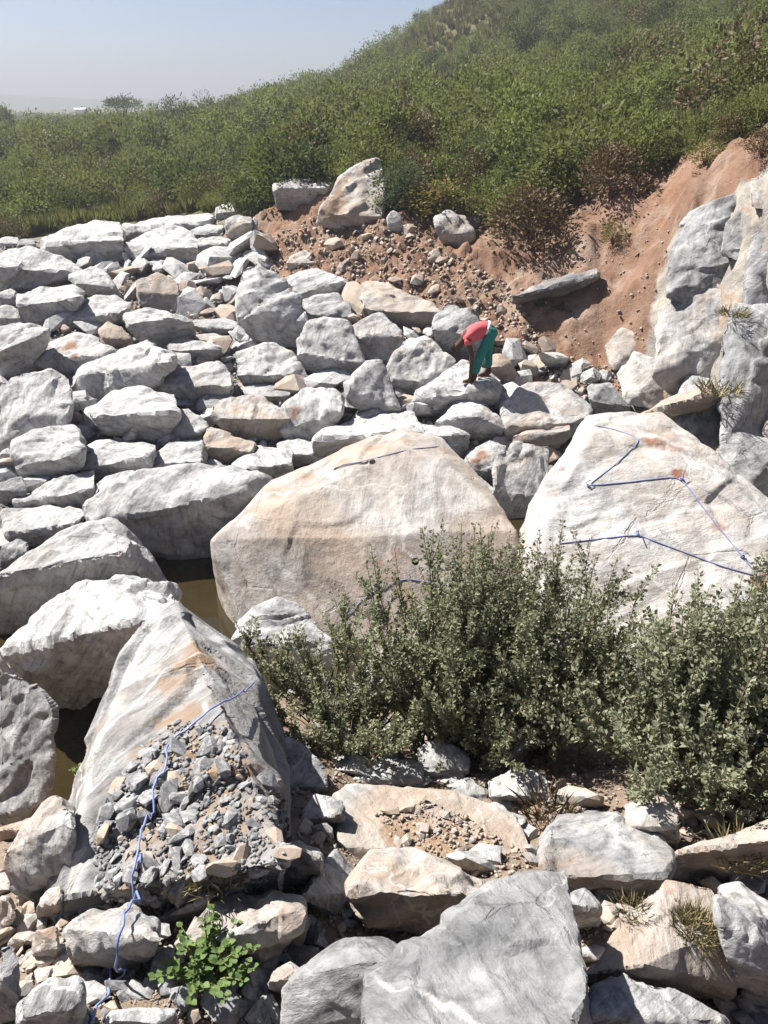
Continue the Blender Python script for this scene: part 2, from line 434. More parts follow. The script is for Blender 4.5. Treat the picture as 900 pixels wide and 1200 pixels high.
    o = link('ground', me, m, smooth=True)
    o['kind'] = 'structure'
    return o
ground_obj = build_ground()
_gi = None
def gz_at(x, y):
    """height of the built sheet (bilinear)"""
    ix = int(np.clip(np.searchsorted(XS, x) - 1, 0, len(XS) - 2)); iy = int(np.clip(np.searchsorted(YS, y) - 1, 0, len(YS) - 2))
    fx = (x - XS[ix]) / (XS[ix + 1] - XS[ix]); fy = (y - YS[iy]) / (YS[iy + 1] - YS[iy])
    Z = gz.reshape(len(YS), len(XS))
    return (Z[iy, ix] * (1 - fx) * (1 - fy) + Z[iy, ix + 1] * fx * (1 - fy) + Z[iy + 1, ix] * (1 - fx) * fy + Z[iy + 1, ix + 1] * fx * fy)

def build_water():
    V = [(-9, 3.0, WATER_Z), (5, 3.0, WATER_Z), (5, 13, WATER_Z), (-9, 13, WATER_Z)]
    m, nt, N, L, out = new_mat('murky_water')
    b = NB(nt); v = b.coords('Object')
    col = b.mix(b.noise(v, 1.5, 4), (0.018, 0.014, 0.006), (0.036, 0.027, 0.011))
    n = b.principled(out, col, 0.06, b.bump(b.noise(v, 9, 2), 0.05, 0.02), 0.5)
    o = link('water', mesh_from(V, [(0, 1, 2, 3)], 'water'), m); o['kind'] = 'structure'
build_water()

# ------------------------------------------------------------------ rock builder
ROCKS = []
PAINT = []
def unit(v): v = np.asarray(v, float); return v / (np.linalg.norm(v) + 1e-12)
def hull_mesh(pts):
    bm = bmesh.new()
    for p in pts: bm.verts.new(p)
    r = bmesh.ops.convex_hull(bm, input=bm.verts[:])
    junk = [g for g in r['geom_interior'] if isinstance(g, bmesh.types.BMVert)] + [g for g in r['geom_unused'] if isinstance(g, bmesh.types.BMVert)]
    bmesh.ops.delete(bm, geom=list(set(junk)), context='VERTS')
    bmesh.ops.recalc_face_normals(bm, faces=bm.faces[:])
    me = bpy.data.meshes.new('hull'); bm.to_mesh(me); bm.free()
    return me
def remesh(me, voxel):
    o = bpy.data.objects.new('tmp', me); COL.objects.link(o)
    md = o.modifiers.new('r', 'REMESH'); md.mode = 'VOXEL'; md.voxel_size = voxel; md.adaptivity = 0
    dg = bpy.context.evaluated_depsgraph_get()
    ev = o.evaluated_get(dg); m2 = ev.to_mesh()
    n = len(m2.vertices); V = np.empty(n * 3, np.float32); m2.vertices.foreach_get('co', V)
    nl = len(m2.loops); Lp = np.empty(nl, np.int32); m2.loops.foreach_get('vertex_index', Lp)
    tot = np.empty(len(m2.polygons), np.int32); m2.polygons.foreach_get('loop_total', tot)
    ev.to_mesh_clear()
    bpy.data.objects.remove(o); bpy.data.meshes.remove(me)
    q = Lp.reshape(-1, 4) if (tot == 4).all() else None
    if q is None:
        st = np.concatenate([[0], np.cumsum(tot)[:-1]])
        q = np.array([Lp[s:s + 4] if t == 4 else np.append(Lp[s:s + 3], Lp[s]) for s, t in zip(st, tot)])
    return V.reshape(-1, 3).astype(float), q
def vnormals(V, Q):
    fn = np.cross(V[Q[:, 2]] - V[Q[:, 0]], V[Q[:, 3]] - V[Q[:, 1]])
    N = np.zeros_like(V)
    for k in range(4): np.add.at(N, Q[:, k], fn)
    return N / (np.linalg.norm(N, axis=1)[:, None] + 1e-12)
def face_planes(me):
    """the half-spaces of a convex block, near-parallel faces merged"""
    out = []
    for f in sorted(me.polygons, key=lambda f: -f.area):
        n = np.array(f.normal); d = n @ np.array(f.center)
        if not any(n @ m > 0.998 and abs(d - e) < 0.02 for m, e in out): out.append((n, d))
    return out
def weather(V, Q, size, seed, chips, rough, planes, voxel):
    """flat fracture faces with crisp edges, split ledges and broken relief on a block"""
    rs = np.random.RandomState(seed)
    c = V.mean(0)
    pl = list(planes)
    for k in range(chips * 2):
        n = unit(rs.normal(size=3))
        pl.append((n, ((V - c) @ n).max() * rs.uniform(0.83, 0.985) + c @ n))
    PN = np.array([p[0] for p in pl]); PD = np.array([p[1] for p in pl])
    for it in range(4):                                   # settle every point on its fracture face
        dist = V @ PN.T - PD
        k = dist.argmax(1)
        V = V - PN[k] * dist[np.arange(len(V)), k][:, None]
    Nb = np.zeros_like(V); cnt = np.zeros(len(V))            # ease the saw-tooth along the edges
    for i_, j_ in ((0, 1), (1, 2), (2, 3), (3, 0)):
        np.add.at(Nb, Q[:, i_], V[Q[:, j_]]); np.add.at(cnt, Q[:, i_], 1)
        np.add.at(Nb, Q[:, j_], V[Q[:, i_]]); np.add.at(cnt, Q[:, j_], 1)
    V = 0.7 * V + 0.3 * Nb / np.maximum(cnt, 1)[:, None]
    k = (V @ PN.T - PD).argmax(1)
    N = PN[k] * 0.75 + vnormals(V, Q) * 0.25
    off = rs.uniform(0, 90, 3)
    s = size
    q = (V - c) / s
    ax = unit(rs.normal(size=3) + np.array([0, 0, 0.9]))                     # foliation axis
    qs = q + (q @ ax)[:, None] * ax * 1.1                                     # cells flattened along it
    warp = np.stack([noise3(q * 3.1 + off), noise3(q * 3.1 + off + 31), noise3(q * 3.1 + off + 67)], 1) * 0.12
    d = np.zeros(len(V))
    for cell, amp, tilt in ((0.60, 0.010, 0.10), (0.30, 0.006, 0.085), (0.14, 0.003, 0.06)):
        lo_, hi_ = qs.min(0) - 0.05, qs.max(0) + 0.05
        K = int(min(420, max(10, np.prod((hi_ - lo_)) / cell ** 3)))
        P0 = rs.uniform(lo_, hi_, (K, 3)); A_ = rs.uniform(-1, 1, K) * amp; G_ = rs.normal(size=(K, 3)) * tilt
        p_ = qs + warp * (0.6 + cell); vals = np.empty(len(V)); wd = 3.0 * voxel / s
        for a0 in range(0, len(V), 4000):
            pp = p_[a0:a0 + 4000]
            D2 = np.sqrt(np.maximum(0, (pp ** 2).sum(1)[:, None] - 2 * pp @ P0.T + (P0 ** 2).sum(1)[None]))
            i2 = np.argpartition(D2, 1, axis=1)[:, :2]; dd = np.take_along_axis(D2, i2, 1)
            sw = dd[:, 0] > dd[:, 1]; i1 = np.where(sw, i2[:, 1], i2[:, 0]); ib = np.where(sw, i2[:, 0], i2[:, 1])
            w = 0.5 + 0.5 * np.clip(np.abs(dd[:, 0] - dd[:, 1]) / wd, 0, 1)
            f = lambda i: np.clip(A_[i] + (G_[i] * (pp - P0[i])).sum(1), -2.0 * amp, 2.0 * amp)
            vals[a0:a0 + 4000] = w * f(i1) + (1 - w) * f(ib)
        d += vals
    d += 0.006 * noise3(q * 1.9 + off + 9)
    t = q @ ax * rs.uniform(6, 10) + 0.8 * noise3(q * 2.2 + off + 55)        # ledges along the foliation
    fr = t - np.floor(t)
    d += 0.007 * (np.minimum(fr * 4, 1) - fr) * np.clip(0.3 + 1.8 * noise3(q * 2.0 + off + 71), 0, 1)
    d += 0.004 * fbm(q * 11 + off + 12, 3, 0.6)
    return V + N * (d * s * rough)[:, None]
def rock(name, label, base, ridge, back, t=None, s=0.0, f=-20.0, az=0.0, z=None, T=0.55, warm=0.3, tone=0.8, dep=None, grow=1.08, rough=1.05, chips=3, vox=2.45,
         cat='boulder', group=None, parent=None, lift=0.0, seed=None, push=0.0, anchor=None, stain=(), soil=(), extra=(), quartz=()):
    base = [tuple(map(float, p)) for p in base]; ridge = [tuple(map(float, p)) for p in (ridge or [])]; back = [tuple(map(float, p)) for p in back]
    allp = np.array(base + ridge + back)
    seed = seed if seed is not None else (len(ROCKS) * 13 + 5)
    if anchor is None:
        b0 = np.array(base); anchor = (b0[:, 0].mean(), np.sort(b0[:, 1])[-2:].mean() if len(b0) > 1 else b0[0, 1])
    ax_, ay_ = anchor
    d = ray(ax_, ay_)
    if dep is not None: A = C0 + d * dep
    elif z is not None: A = C0 + d * ((z - CAMZ) / d[2])
    else: A = hit_ground(ax_, ay_)
    A = A + np.array([0, 0, lift]) 
    A = A + unit(A - C0) * push
    D = float(((A - C0) * np.array([0, CT, -ST])).sum())
    m_px = D / FPX
    w = (allp[:, 0].max() - allp[:, 0].min()) * m_px
    fr = math.radians(f); az_ = math.radians(az)
    nF = unit([math.sin(az_), -math.cos(az_), math.tan(fr)])
    lim = max(0.8 * w, 0.25)
    def cast(p, O, n):
        r = ray(*p); dn = n @ r
        tt = (n @ (O - C0)) / dn if abs(dn) > 1e-4 else D
        return C0 + r * float(np.clip(tt, D - lim, D + lim * 1.6)) if dn < 0 else C0 + r * D
    B3 = [cast(p, A, nF) for p in base]
    R3 = [cast(p, A, nF) for p in ridge]
    Rm = np.mean(R3 if R3 else B3, axis=0)
    ry = np.mean([p[1] for p in (ridge or base)])
    if t is None:
        dy = max(1.0, ry - min(p[1] for p in back)) * m_px
        al = math.atan2(CAMZ - Rm[2], math.hypot(Rm[0], Rm[1]))
        Dp = 0.6 * w
        t = math.degrees(math.atan2((dy - Dp * math.sin(al)) / math.cos(al), Dp))
        t = min(max(t, 3.0), 58.0)
    tr = math.radians(t)
    nT = unit([-math.sin(math.radians(s)), -math.sin(tr), math.cos(tr)])
    K3 = [cast(p, Rm, nT) for p in back]
    X3 = [cast((ex, ey), A, nF) + unit(ray(ex, ey)) * eo for ex, ey, eo in extra]
    vis = np.array(B3 + R3 + K3 + X3)
    cen = vis.mean(0)
    dirs = np.array([unit(p - C0) for p in vis])
    Tm = T * max(w, 0.6 * (allp[:, 1].max() - allp[:, 1].min()) * m_px)
    hid = vis + dirs * Tm
    hc = hid.mean(0); hid = hc + (hid - hc) * 0.78
    pts = np.vstack([vis, hid])
    if grow != 1.0: pts = cen + (pts - cen) * grow
    voxel = max(vox * m_px, 0.004)
    hm = hull_mesh(pts); planes = face_planes(hm)
    V, Q = remesh(hm, voxel)
    size = float(np.cbrt(np.prod(np.maximum(V.max(0) - V.min(0), 0.02))))
    V = weather(V, Q, size, seed, chips, rough, planes, voxel)
    org = np.array([V[:, 0].mean(), V[:, 1].mean(), V[:, 2].min()])
    me = fast_mesh(name, V - org, Q)
    attr(me, 'stain', np.zeros(len(V))); attr(me, 'soil', np.zeros(len(V))); attr(me, 'quartz', np.zeros(len(V)))
    o = link(name, me, ROCK, parent=parent, loc=tuple(org), smooth=True)
    me.set_sharp_from_angle(angle=math.radians(28))
    o['tone'] = float(tone); o['warm'] = float(warm); o['grain'] = float(min(6.0, 1.6 / max(size, 0.12)) ** 0.7)
    o['relief'] = min(0.045, 0.05 / o['grain'])
    if label: thing(o, label, cat, group)
    if stain: PAINT.append((o, V, 'stain', stain))
    if quartz: PAINT.append((o, V, 'quartz', quartz))
    if soil: PAINT.append((o, V, 'soil', soil))
    ROCKS.append((o, V, Q))
    return o

# ------------------------------------------------------------------ the boulders, back row first
GB = 'broken boulders of the quarry floor'
def R(label, base, ridge, back, name='boulder', **k):
    k.setdefault('group', GB)
    return rock(name, label, base, ridge, back, **k)
# back row along the grass
R('small pale slab at the far left end of the back row', [(0, 291), (22, 291)], [(0, 286), (22, 285)], [(0, 280), (10, 277), (22, 279)], tone=.8)
R('small grey stone between pale slabs at the left of the back row', [(20, 293), (42, 293)], [(20, 288), (42, 287)], [(24, 281), (40, 280)], tone=.45)
R('long pale slab with deep brown shaded underside in the back row', [(60, 301), (95, 306), (115, 315), (143, 303), (142, 292)], [(43, 291), (87, 288), (130, 284), (143, 281)], [(42, 283), (75, 273), (110, 260), (140, 263)], tone=.85, f=-25, t=10)
R('flat white slab at the grass edge behind the brown-bellied slab', [(135, 283), (182, 279), (235, 270)], [(147, 275), (180, 270), (217, 264), (245, 261)], [(150, 264), (200, 253), (240, 250), (247, 256)], tone=.9, f=-10)
R('white wedge boulder with black underside in front of the grass-edge slab', [(165, 313), (200, 309), (230, 304)], [(155, 309), (180, 298), (203, 291), (230, 290)], [(142, 287), (170, 275), (200, 265), (213, 269), (230, 281)], tone=.88, f=-22, t=14)
R('thin pale slab behind the small square-ended block of the back row', [(230, 286), (258, 277)], [(227, 276), (260, 270)], [(220, 271), (243, 263), (262, 265)], tone=.75, f=-15)
R('small square-ended block beside the white wedge boulder', [(233, 301), (247, 304), (270, 301)], [(233, 288), (247, 290), (269, 285)], [(233, 281), (258, 277), (272, 282)], tone=.6, f=-5)
R('upright tan boulder at the right end of the back row', [(272, 283), (290, 281), (296, 270)], [(264, 275), (280, 265), (295, 262)], [(266, 258), (280, 252), (295, 255)], tone=.6, warm=.6)
R('small white boulder highest at the grass edge by a weed', [(254, 258), (281, 256)], [(253, 250), (282, 248)], [(253, 243), (268, 237), (283, 242)], tone=.95, warm=.1)
# upper left field
R('broad white slab at the left edge under the back row', [(0, 337), (25, 340), (55, 339), (78, 333), (92, 326)], [(0, 313), (22, 319), (43, 327), (62, 333), (94, 321)], [(0, 301), (12, 297), (33, 291), (50, 297), (77, 304), (95, 315)], tone=.85, f=-15)
R('white block with rusty top spot right of the broad slab', [(113, 352), (130, 351), (144, 350)], [(83, 330), (110, 347), (131, 338), (143, 348)], [(82, 323), (107, 313), (120, 317), (134, 335)], tone=.85, warm=.35)
R('small pale stone cut by the left edge below the broad slab', [(0, 359), (17, 361)], [(0, 350), (17, 351)], [(0, 342), (13, 338), (20, 343)], tone=.75)
R('blocky white boulder with dark notch on its right', [(33, 379), (53, 381), (67, 383), (85, 373)], [(23, 358), (33, 368), (60, 367), (66, 353), (94, 350)], [(22, 346), (50, 338), (83, 335), (97, 344)], tone=.8)
R('rounded pale boulder next to the dark-notched block', [(77, 384), (107, 388), (140, 376)], [(72, 376), (100, 382), (130, 373), (149, 366)], [(80, 357), (110, 348), (133, 347), (153, 358)], tone=.82)
R('pale stone at the left edge above the dark-sided wedge', [(0, 385), (27, 384)], [(0, 374), (22, 378), (27, 374)], [(0, 357), (17, 358), (27, 368)], tone=.8, warm=.4)
R('wedge boulder with black right side at the left edge', [(0, 446), (10, 441), (24, 436), (52, 408)], [(0, 412), (17, 417), (37, 403), (55, 389)], [(0, 384), (27, 380), (47, 383), (56, 387)], tone=.7, az=25)
R('white boulder with orange rust streak down its middle', [(45, 434), (77, 439), (110, 429), (134, 423)], [(37, 426), (60, 423), (87, 429), (131, 417)], [(35, 416), (63, 400), (93, 390), (113, 398), (131, 410)], tone=.9, warm=.35, stain=((82, 406, 9, .8), (88, 416, 6, .7)))
R('small tan stone lying above the long white boulder', [(130, 406), (150, 409), (158, 403)], [(117, 395), (135, 402), (156, 400)], [(115, 386), (127, 377), (143, 385), (155, 397)], tone=.6, warm=.75)
R('boulder with white left face and near-black right face', [(160, 399), (187, 408), (200, 412), (227, 394)], [(147, 382), (167, 394), (190, 387), (200, 373), (226, 380)], [(147, 370), (167, 363), (197, 367)], tone=.75, az=20)
R('thin dark-fronted slab left of the tall boulder', [(230, 392), (277, 395)], [(227, 383), (279, 385)], [(228, 376), (260, 373), (278, 378)], tone=.6, f=-15)
R('long white boulder with a stepped back edge', [(93, 483), (117, 468), (167, 457), (211, 431)], [(90, 477), (113, 460), (143, 453), (167, 450), (205, 423)], [(82, 443), (97, 433), (133, 424), (148, 410), (173, 405), (204, 416)], tone=.9, f=-10)
R('small split boulder under the black-faced one', [(213, 427), (228, 429), (250, 422), (259, 412)], [(200, 411), (220, 416), (242, 413), (258, 408)], [(198, 405), (213, 397), (240, 402), (257, 407)], tone=.65)
R('flat little stone under the thin dark-fronted slab', [(232, 404), (262, 405)], [(228, 399), (263, 400)], [(229, 393), (250, 390), (263, 395)], tone=.65, warm=.5)
R('large bright boulder with grey right panel at the left edge', [(0, 545), (10, 525), (40, 503), (82, 496)], [(0, 520), (27, 487), (55, 489), (82, 486)], [(0, 452), (20, 442), (47, 433), (77, 440), (83, 470)], tone=.92, warm=.12, f=25, t=40)
R('chalk-white block below the large left-edge boulder', [(32, 569), (60, 566), (96, 549)], [(15, 546), (30, 561), (75, 550), (98, 534)], [(17, 520), (40, 507), (85, 500), (98, 519)], tone=1.0, warm=.1)
R('oval white boulder in the middle of the left field', [(125, 511), (147, 518), (187, 516), (208, 492)], [(112, 489), (133, 504), (177, 504), (208, 483)], [(106, 479), (133, 460), (163, 457), (201, 463)], tone=.92, warm=.12)
R('smooth boulder with wavy grey foot right of the long stepped one', [(200, 476), (213, 479), (238, 476), (270, 458)], [(185, 462), (213, 455), (233, 457), (268, 450)], [(173, 452), (207, 433), (253, 425), (268, 436)], tone=.78)
R('small pointed white stone below the oval boulder', [(204, 521), (226, 522), (243, 513)], [(201, 512), (225, 515), (241, 506)], [(197, 505), (205, 487), (220, 480), (242, 497)], tone=.88)
R('brownish block between the pointed stone and the patch-topped boulder', [(268, 511), (300, 518), (325, 516), (341, 498)], [(250, 490), (290, 497), (337, 491)], [(249, 478), (265, 465), (300, 462), (336, 483)], tone=.5, warm=.6)
R('low grey stone behind the brownish block', [(235, 491), (258, 490)], [(231, 482), (262, 478)], [(230, 472), (245, 460), (275, 456)], tone=.45)
# middle
R('tall grey boulder standing at the foot of the earth bank', [(292, 393), (335, 409), (353, 408), (359, 391)], [(281, 377), (300, 367), (330, 374), (357, 385)], [(281, 330), (285, 317), (302, 311), (323, 322), (351, 351), (360, 377)], tone=.75, t=48, f=-12, warm=.15)
R('flat-topped white block behind the tall grey boulder', [(355, 350), (397, 345), (409, 351)], [(352, 344), (387, 334), (405, 331), (411, 342)], [(335, 326), (372, 315), (401, 325), (410, 338)], tone=.9, f=-12)
R('squat block tucked under the flat-topped white one', [(360, 382), (395, 387), (411, 379)], [(357, 368), (390, 374), (411, 369)], [(355, 350), (395, 345), (409, 358)], tone=.7)
R('big many-sided grey boulder right of the tall one', [(348, 428), (380, 438), (400, 448), (426, 432)], [(349, 420), (380, 430), (402, 438), (425, 424)], [(352, 400), (364, 379), (387, 371), (406, 378), (425, 420)], tone=.68, t=46)
R('square boulder with layered tan front', [(428, 423), (450, 424), (473, 411)], [(411, 398), (430, 393), (455, 397), (470, 395)], [(408, 384), (440, 367), (458, 373), (469, 390)], tone=.72, warm=.35, f=15)
R('wide tan slab with shadow gap beneath at the bank foot', [(455, 388), (493, 390), (508, 382)], [(427, 361), (458, 374), (490, 376), (514, 368)], [(424, 332), (450, 329), (479, 344), (513, 361)], tone=.7, warm=.75, f=-25, t=12)
R('large upright grey boulder behind the bending man', [(528, 431), (548, 427), (567, 408)], [(506, 386), (515, 408), (530, 424), (549, 416), (566, 396)], [(508, 374), (525, 356), (561, 367), (567, 386)], tone=.5, warm=.1, t=52, chips=6)
R('warm white boulder left of the bending man', [(458, 462), (485, 467), (522, 457)], [(456, 445), (480, 453), (520, 446)], [(455, 430), (475, 397), (500, 391), (531, 424)], tone=.85, warm=.45)
stand_rock = R('flat white rock that the man stands on', [(490, 489), (511, 493), (535, 479), (578, 470)], [(486, 471), (511, 468), (529, 465), (545, 462), (584, 455)], [(489, 457), (525, 443), (545, 424), (584, 446)], tone=.9, warm=.25, f=-18, t=12)
R('brown boulder in shade behind the bending man', [(578, 457), (604, 458), (607, 446)], [(573, 432), (590, 430), (605, 440)], [(571, 421), (585, 414), (600, 425)], tone=.35, warm=.7)
R('pointed pale boulder in front of the rock the man stands on', [(514, 510), (550, 517), (589, 514)], [(511, 500), (540, 490), (565, 487), (590, 506)], [(512, 494), (545, 465), (562, 468), (592, 503)], tone=.8, warm=.35)
R('grey wedge boulder below the many-sided one', [(406, 466), (430, 487), (468, 492)], [(404, 456), (427, 477), (467, 484)], [(404, 450), (430, 425), (447, 424), (469, 480)], tone=.68, t=50, warm=.2)
R('white boulder below the tall grey one', [(290, 451), (325, 457), (345, 462), (363, 456)], [(280, 440), (320, 446), (345, 441), (362, 447)], [(279, 413), (320, 404), (345, 418), (362, 441)], tone=.85)
R('grey stone behind the brownish block, beside the patch-topped boulder', [(300, 474), (330, 477), (343, 469)], [(288, 466), (325, 468), (342, 463)], [(282, 453), (310, 447), (341, 459)], tone=.55)
R('white boulder with a small brown patch on top', [(335, 514), (360, 518), (385, 505), (399, 490)], [(331, 504), (350, 511), (377, 499), (399, 482)], [(331, 478), (362, 452), (395, 457), (401, 469)], tone=.92, warm=.15, stain=((345, 482, 8, .7),))
R('low white rubble block behind the big holed boulder', [(380, 540), (440, 524), (495, 516)], [(371, 525), (440, 512), (492, 506)], [(370, 515), (400, 495), (440, 483), (482, 486)], tone=.92, warm=.15)
R('pale block behind the crest of the big holed boulder', [(450, 520), (520, 530), (545, 545)], [(460, 505), (520, 512), (546, 522)], [(470, 497), (510, 498), (548, 510)], tone=.88)
R('white boulder with tan right half beyond the roped boulder', [(600, 514), (640, 526), (688, 502)], [(593, 500), (625, 512), (682, 494)], [(592, 475), (620, 450), (660, 452), (691, 474)], tone=.88, warm=.45)
R('blue-grey block next to the tan-halved boulder', [(700, 492), (720, 494), (736, 483)], [(690, 470), (712, 485), (735, 477)], [(690, 452), (715, 447), (736, 474)], tone=.5, warm=.05)
R('pale block crossed by a diagonal orange streak', [(549, 564), (581, 562)], [(547, 552), (583, 548)], [(545, 530), (575, 516), (597, 525)], tone=.8, stain=((566, 532, 8, .8), (558, 540, 7, .8)))
R('bulky white boulder squeezed between the two big ones', [(583, 614), (600, 622), (627, 617)], [(579, 575), (600, 588), (632, 582)], [(580, 540), (605, 521), (645, 525), (645, 560)], tone=.82, f=15)
R('white stone with dark foot against the holed boulder', [(550, 607), (583, 614)], [(543, 588), (584, 590)], [(540, 563), (560, 558), (583, 575)], tone=.85)
R('small pale stone right of the pointed boulder', [(586, 500), (604, 505)], [(585, 490), (606, 492)], [(587, 478), (600, 474), (608, 485)], tone=.8)
R('tan stone between the tan-halved boulder and the orange-streaked block', [(600, 536), (640, 530), (668, 512)], [(600, 524), (640, 516), (667, 504)], [(603, 510), (640, 500), (664, 495)], tone=.6, warm=.7)
# earth bank stones
R('white boulder smeared with orange earth on the bank top', [(372, 262), (405, 268), (445, 266)], [(376, 250), (400, 254), (446, 252)], [(380, 238), (400, 208), (420, 195), (445, 189), (452, 200)], tone=1.0, warm=.6, t=40, soil=((395, 235, 14, 1), (400, 215, 8, .9), (385, 250, 12, 1)), stain=((390, 245, 9, .8), (410, 208, 6, .5)))
R('dark slab with pale top edge beside the orange-smeared boulder', [(326, 244), (355, 246), (385, 238)], [(323, 221), (355, 220), (389, 219)], [(322, 216), (345, 211), (390, 212)], tone=.55, warm=.5, f=-25)
R('small white stone below the dark slab on the bank', [(347, 242), (372, 243)], [(346, 236), (374, 237)], [(350, 230), (360, 225), (372, 233)], tone=1.0)
R('grey stone at the foot of the orange-smeared boulder', [(375, 262), (400, 268), (427, 265)], [(372, 255), (400, 256), (430, 257)], [(375, 250), (400, 243), (422, 243)], tone=.5, warm=.4)
R('narrow upright white stone set in the bank', [(458, 273), (470, 274)], [(454, 264), (471, 262)], [(453, 255), (460, 246), (470, 252)], tone=.85, warm=.35)
R('large cream stone sticking out of the bank under weeds', [(517, 285), (540, 290), (556, 284)], [(511, 270), (535, 282), (556, 278)], [(510, 256), (525, 247), (545, 255), (555, 270)], tone=.75, warm=.65)
R('small grey stone beside the cream bank stone', [(548, 268), (562, 266)], [(547, 260), (563, 258)], [(549, 251), (560, 249)], tone=.5)
R('tan angular stone low on the bank', [(502, 309), (518, 309)], [(501, 303), (518, 303)], [(508, 291), (515, 292)], tone=.7, warm=.8)
R('pale stone in the loose earth above the flat-topped block', [(340, 317), (366, 318)], [(337, 308), (370, 308)], [(340, 299), (358, 294), (371, 299)], tone=.7, warm=.6)
R('pale stone in the loose earth left of the bank', [(284, 308), (308, 307)], [(283, 302), (310, 301)], [(287, 294), (303, 291)], tone=.75, warm=.55)
R('tan half-buried block casting a square shadow in the dust', [(166, 364), (208, 368)], [(163, 341), (209, 346)], [(160, 330), (185, 321), (208, 333)], tone=.5, warm=.75, f=18)
R('long thin ledge slab jutting from the red bank over a black shadow', [(612, 357), (650, 349), (701, 327)], [(597, 355), (645, 340), (701, 320)], [(594, 350), (640, 330), (680, 316), (700, 311)], tone=.3, warm=.5, f=-45, t=12, T=.25, grow=1.0, push=0.25, name='rock_ledge')
R('tan tilted slab over a black cavity below the rock wall', [(790, 503), (825, 488), (842, 466)], [(775, 489), (800, 480), (838, 460)], [(752, 486), (790, 466), (815, 455), (838, 449)], tone=.55, warm=.8, f=-35, t=20)
R('pale stone half in the shadow under the tan tilted slab', [(800, 516), (822, 508)], [(796, 506), (826, 494)], [(800, 500), (828, 484)], tone=.7, warm=.3)
R('cream stone at the bottom of the rock wall', [(845, 545), (858, 540)], [(842, 530), (862, 525)], [(848, 500), (866, 497), (870, 515)], tone=.75, warm=.5)
# left pool side
R('low white stone left of the small grey point stone', [(100, 562), (135, 567), (181, 547)], [(94, 550), (130, 559), (142, 547), (181, 535)], [(88, 531), (115, 520), (165, 518), (183, 525)], tone=.88)
R('dark-ended grey stone above the flat shelf boulder', [(168, 561), (214, 557), (243, 543)], [(163, 553), (212, 552), (241, 540)], [(160, 545), (200, 521), (235, 518), (243, 532)], tone=.65)
R('tan block end-on above the shelf boulder', [(243, 537), (270, 547), (285, 541)], [(241, 525), (270, 533), (300, 530)], [(241, 514), (247, 502), (300, 520)], tone=.65, warm=.85)
R('white lozenge boulder above the dark pool', [(280, 563), (312, 567), (342, 553)], [(270, 551), (310, 556), (340, 545)], [(272, 545), (300, 521), (341, 530)], tone=.9, warm=.15)
R('low grey-white stone against the holed boulder crest', [(335, 548), (378, 543)], [(327, 533), (380, 533)], [(325, 521), (350, 515), (382, 524)], tone=.75)
R('tiny white stone between the tan block and the shelf boulder', [(237, 554), (262, 553)], [(236, 548), (263, 547)], [(240, 540), (248, 536), (258, 541)], tone=.9)
R('jumbled pale boulder at the left, above two stacked slabs', [(22, 603), (90, 607), (110, 583)], [(18, 590), (80, 598), (108, 576)], [(18, 585), (60, 565), (108, 553)], tone=.78)
R('pale blocky stone left of the shelf boulder', [(12, 643), (47, 648), (92, 627)], [(8, 626), (50, 632), (95, 614)], [(6, 601), (60, 592), (97, 600)], tone=.8, warm=.3)
R('small dark slab at the left edge below the chalk-white block', [(0, 592), (27, 591)], [(0, 575), (30, 578)], [(0, 565), (25, 560), (31, 571)], tone=.45)
R('small dark grey cube at the left edge', [(2, 674), (20, 670), (34, 654)], [(0, 661), (15, 656), (34, 645)], [(3, 642), (20, 632), (34, 639)], tone=.3, warm=.05)
R('pale wedge left of the shelf boulder and above the pool', [(108, 600), (120, 602), (150, 585)], [(103, 588), (125, 585), (152, 572)], [(103, 578), (125, 560), (152, 555)], tone=.85)
R('flat shelf boulder with shaded front overhanging the dark pool', [(142, 625), (181, 647), (249, 656), (265, 632), (280, 610), (307, 577)], [(108, 606), (137, 612), (171, 611), (210, 613), (229, 597), (309, 569)], [(110, 592), (117, 572), (160, 556), (228, 549), (281, 553), (309, 564)], tone=.72, t=10, f=-14, z=-0.25, az=10, warm=.15)
R('big boulder with streaky grey right flank beside the pool', [(0, 748), (30, 740), (65, 725), (120, 705), (202, 722)], [(0, 700), (35, 690), (90, 657), (135, 650), (203, 700)], [(0, 675), (60, 637), (105, 618), (133, 613), (180, 648)], tone=.68, f=-20, t=24, z=-0.25, warm=.3)
R('smooth white boulder in front of the streaky-flanked one', [(58, 827), (95, 828), (140, 806), (152, 785)], [(0, 800), (50, 802), (100, 792), (142, 772), (205, 720)], [(0, 768), (40, 735), (100, 690), (130, 686), (200, 697)], tone=.92, warm=.1, f=-28, t=28, z=-0.1)
R('rough grey boulder at the left edge by the lower pool', [(0, 978), (28, 970), (55, 938), (62, 893)], [(0, 950), (20, 946), (46, 918), (59, 876)], [(0, 791), (25, 799), (50, 817), (62, 835)], tone=.55, warm=.05, t=52, s=6, T=.35)
R('tan-sided rock with a hollow below the rough grey boulder', [(28, 1064), (50, 1057), (82, 1022)], [(18, 1045), (40, 1025), (77, 990), (86, 960)], [(6, 1000), (30, 966), (70, 933), (86, 944)], tone=.7, warm=.55, t=30)
R('brown earthy stone in shade at the left edge', [(0, 1000), (42, 985)], [(0, 985), (43, 970)], [(0, 972), (44, 958)], tone=.4, warm=.9)
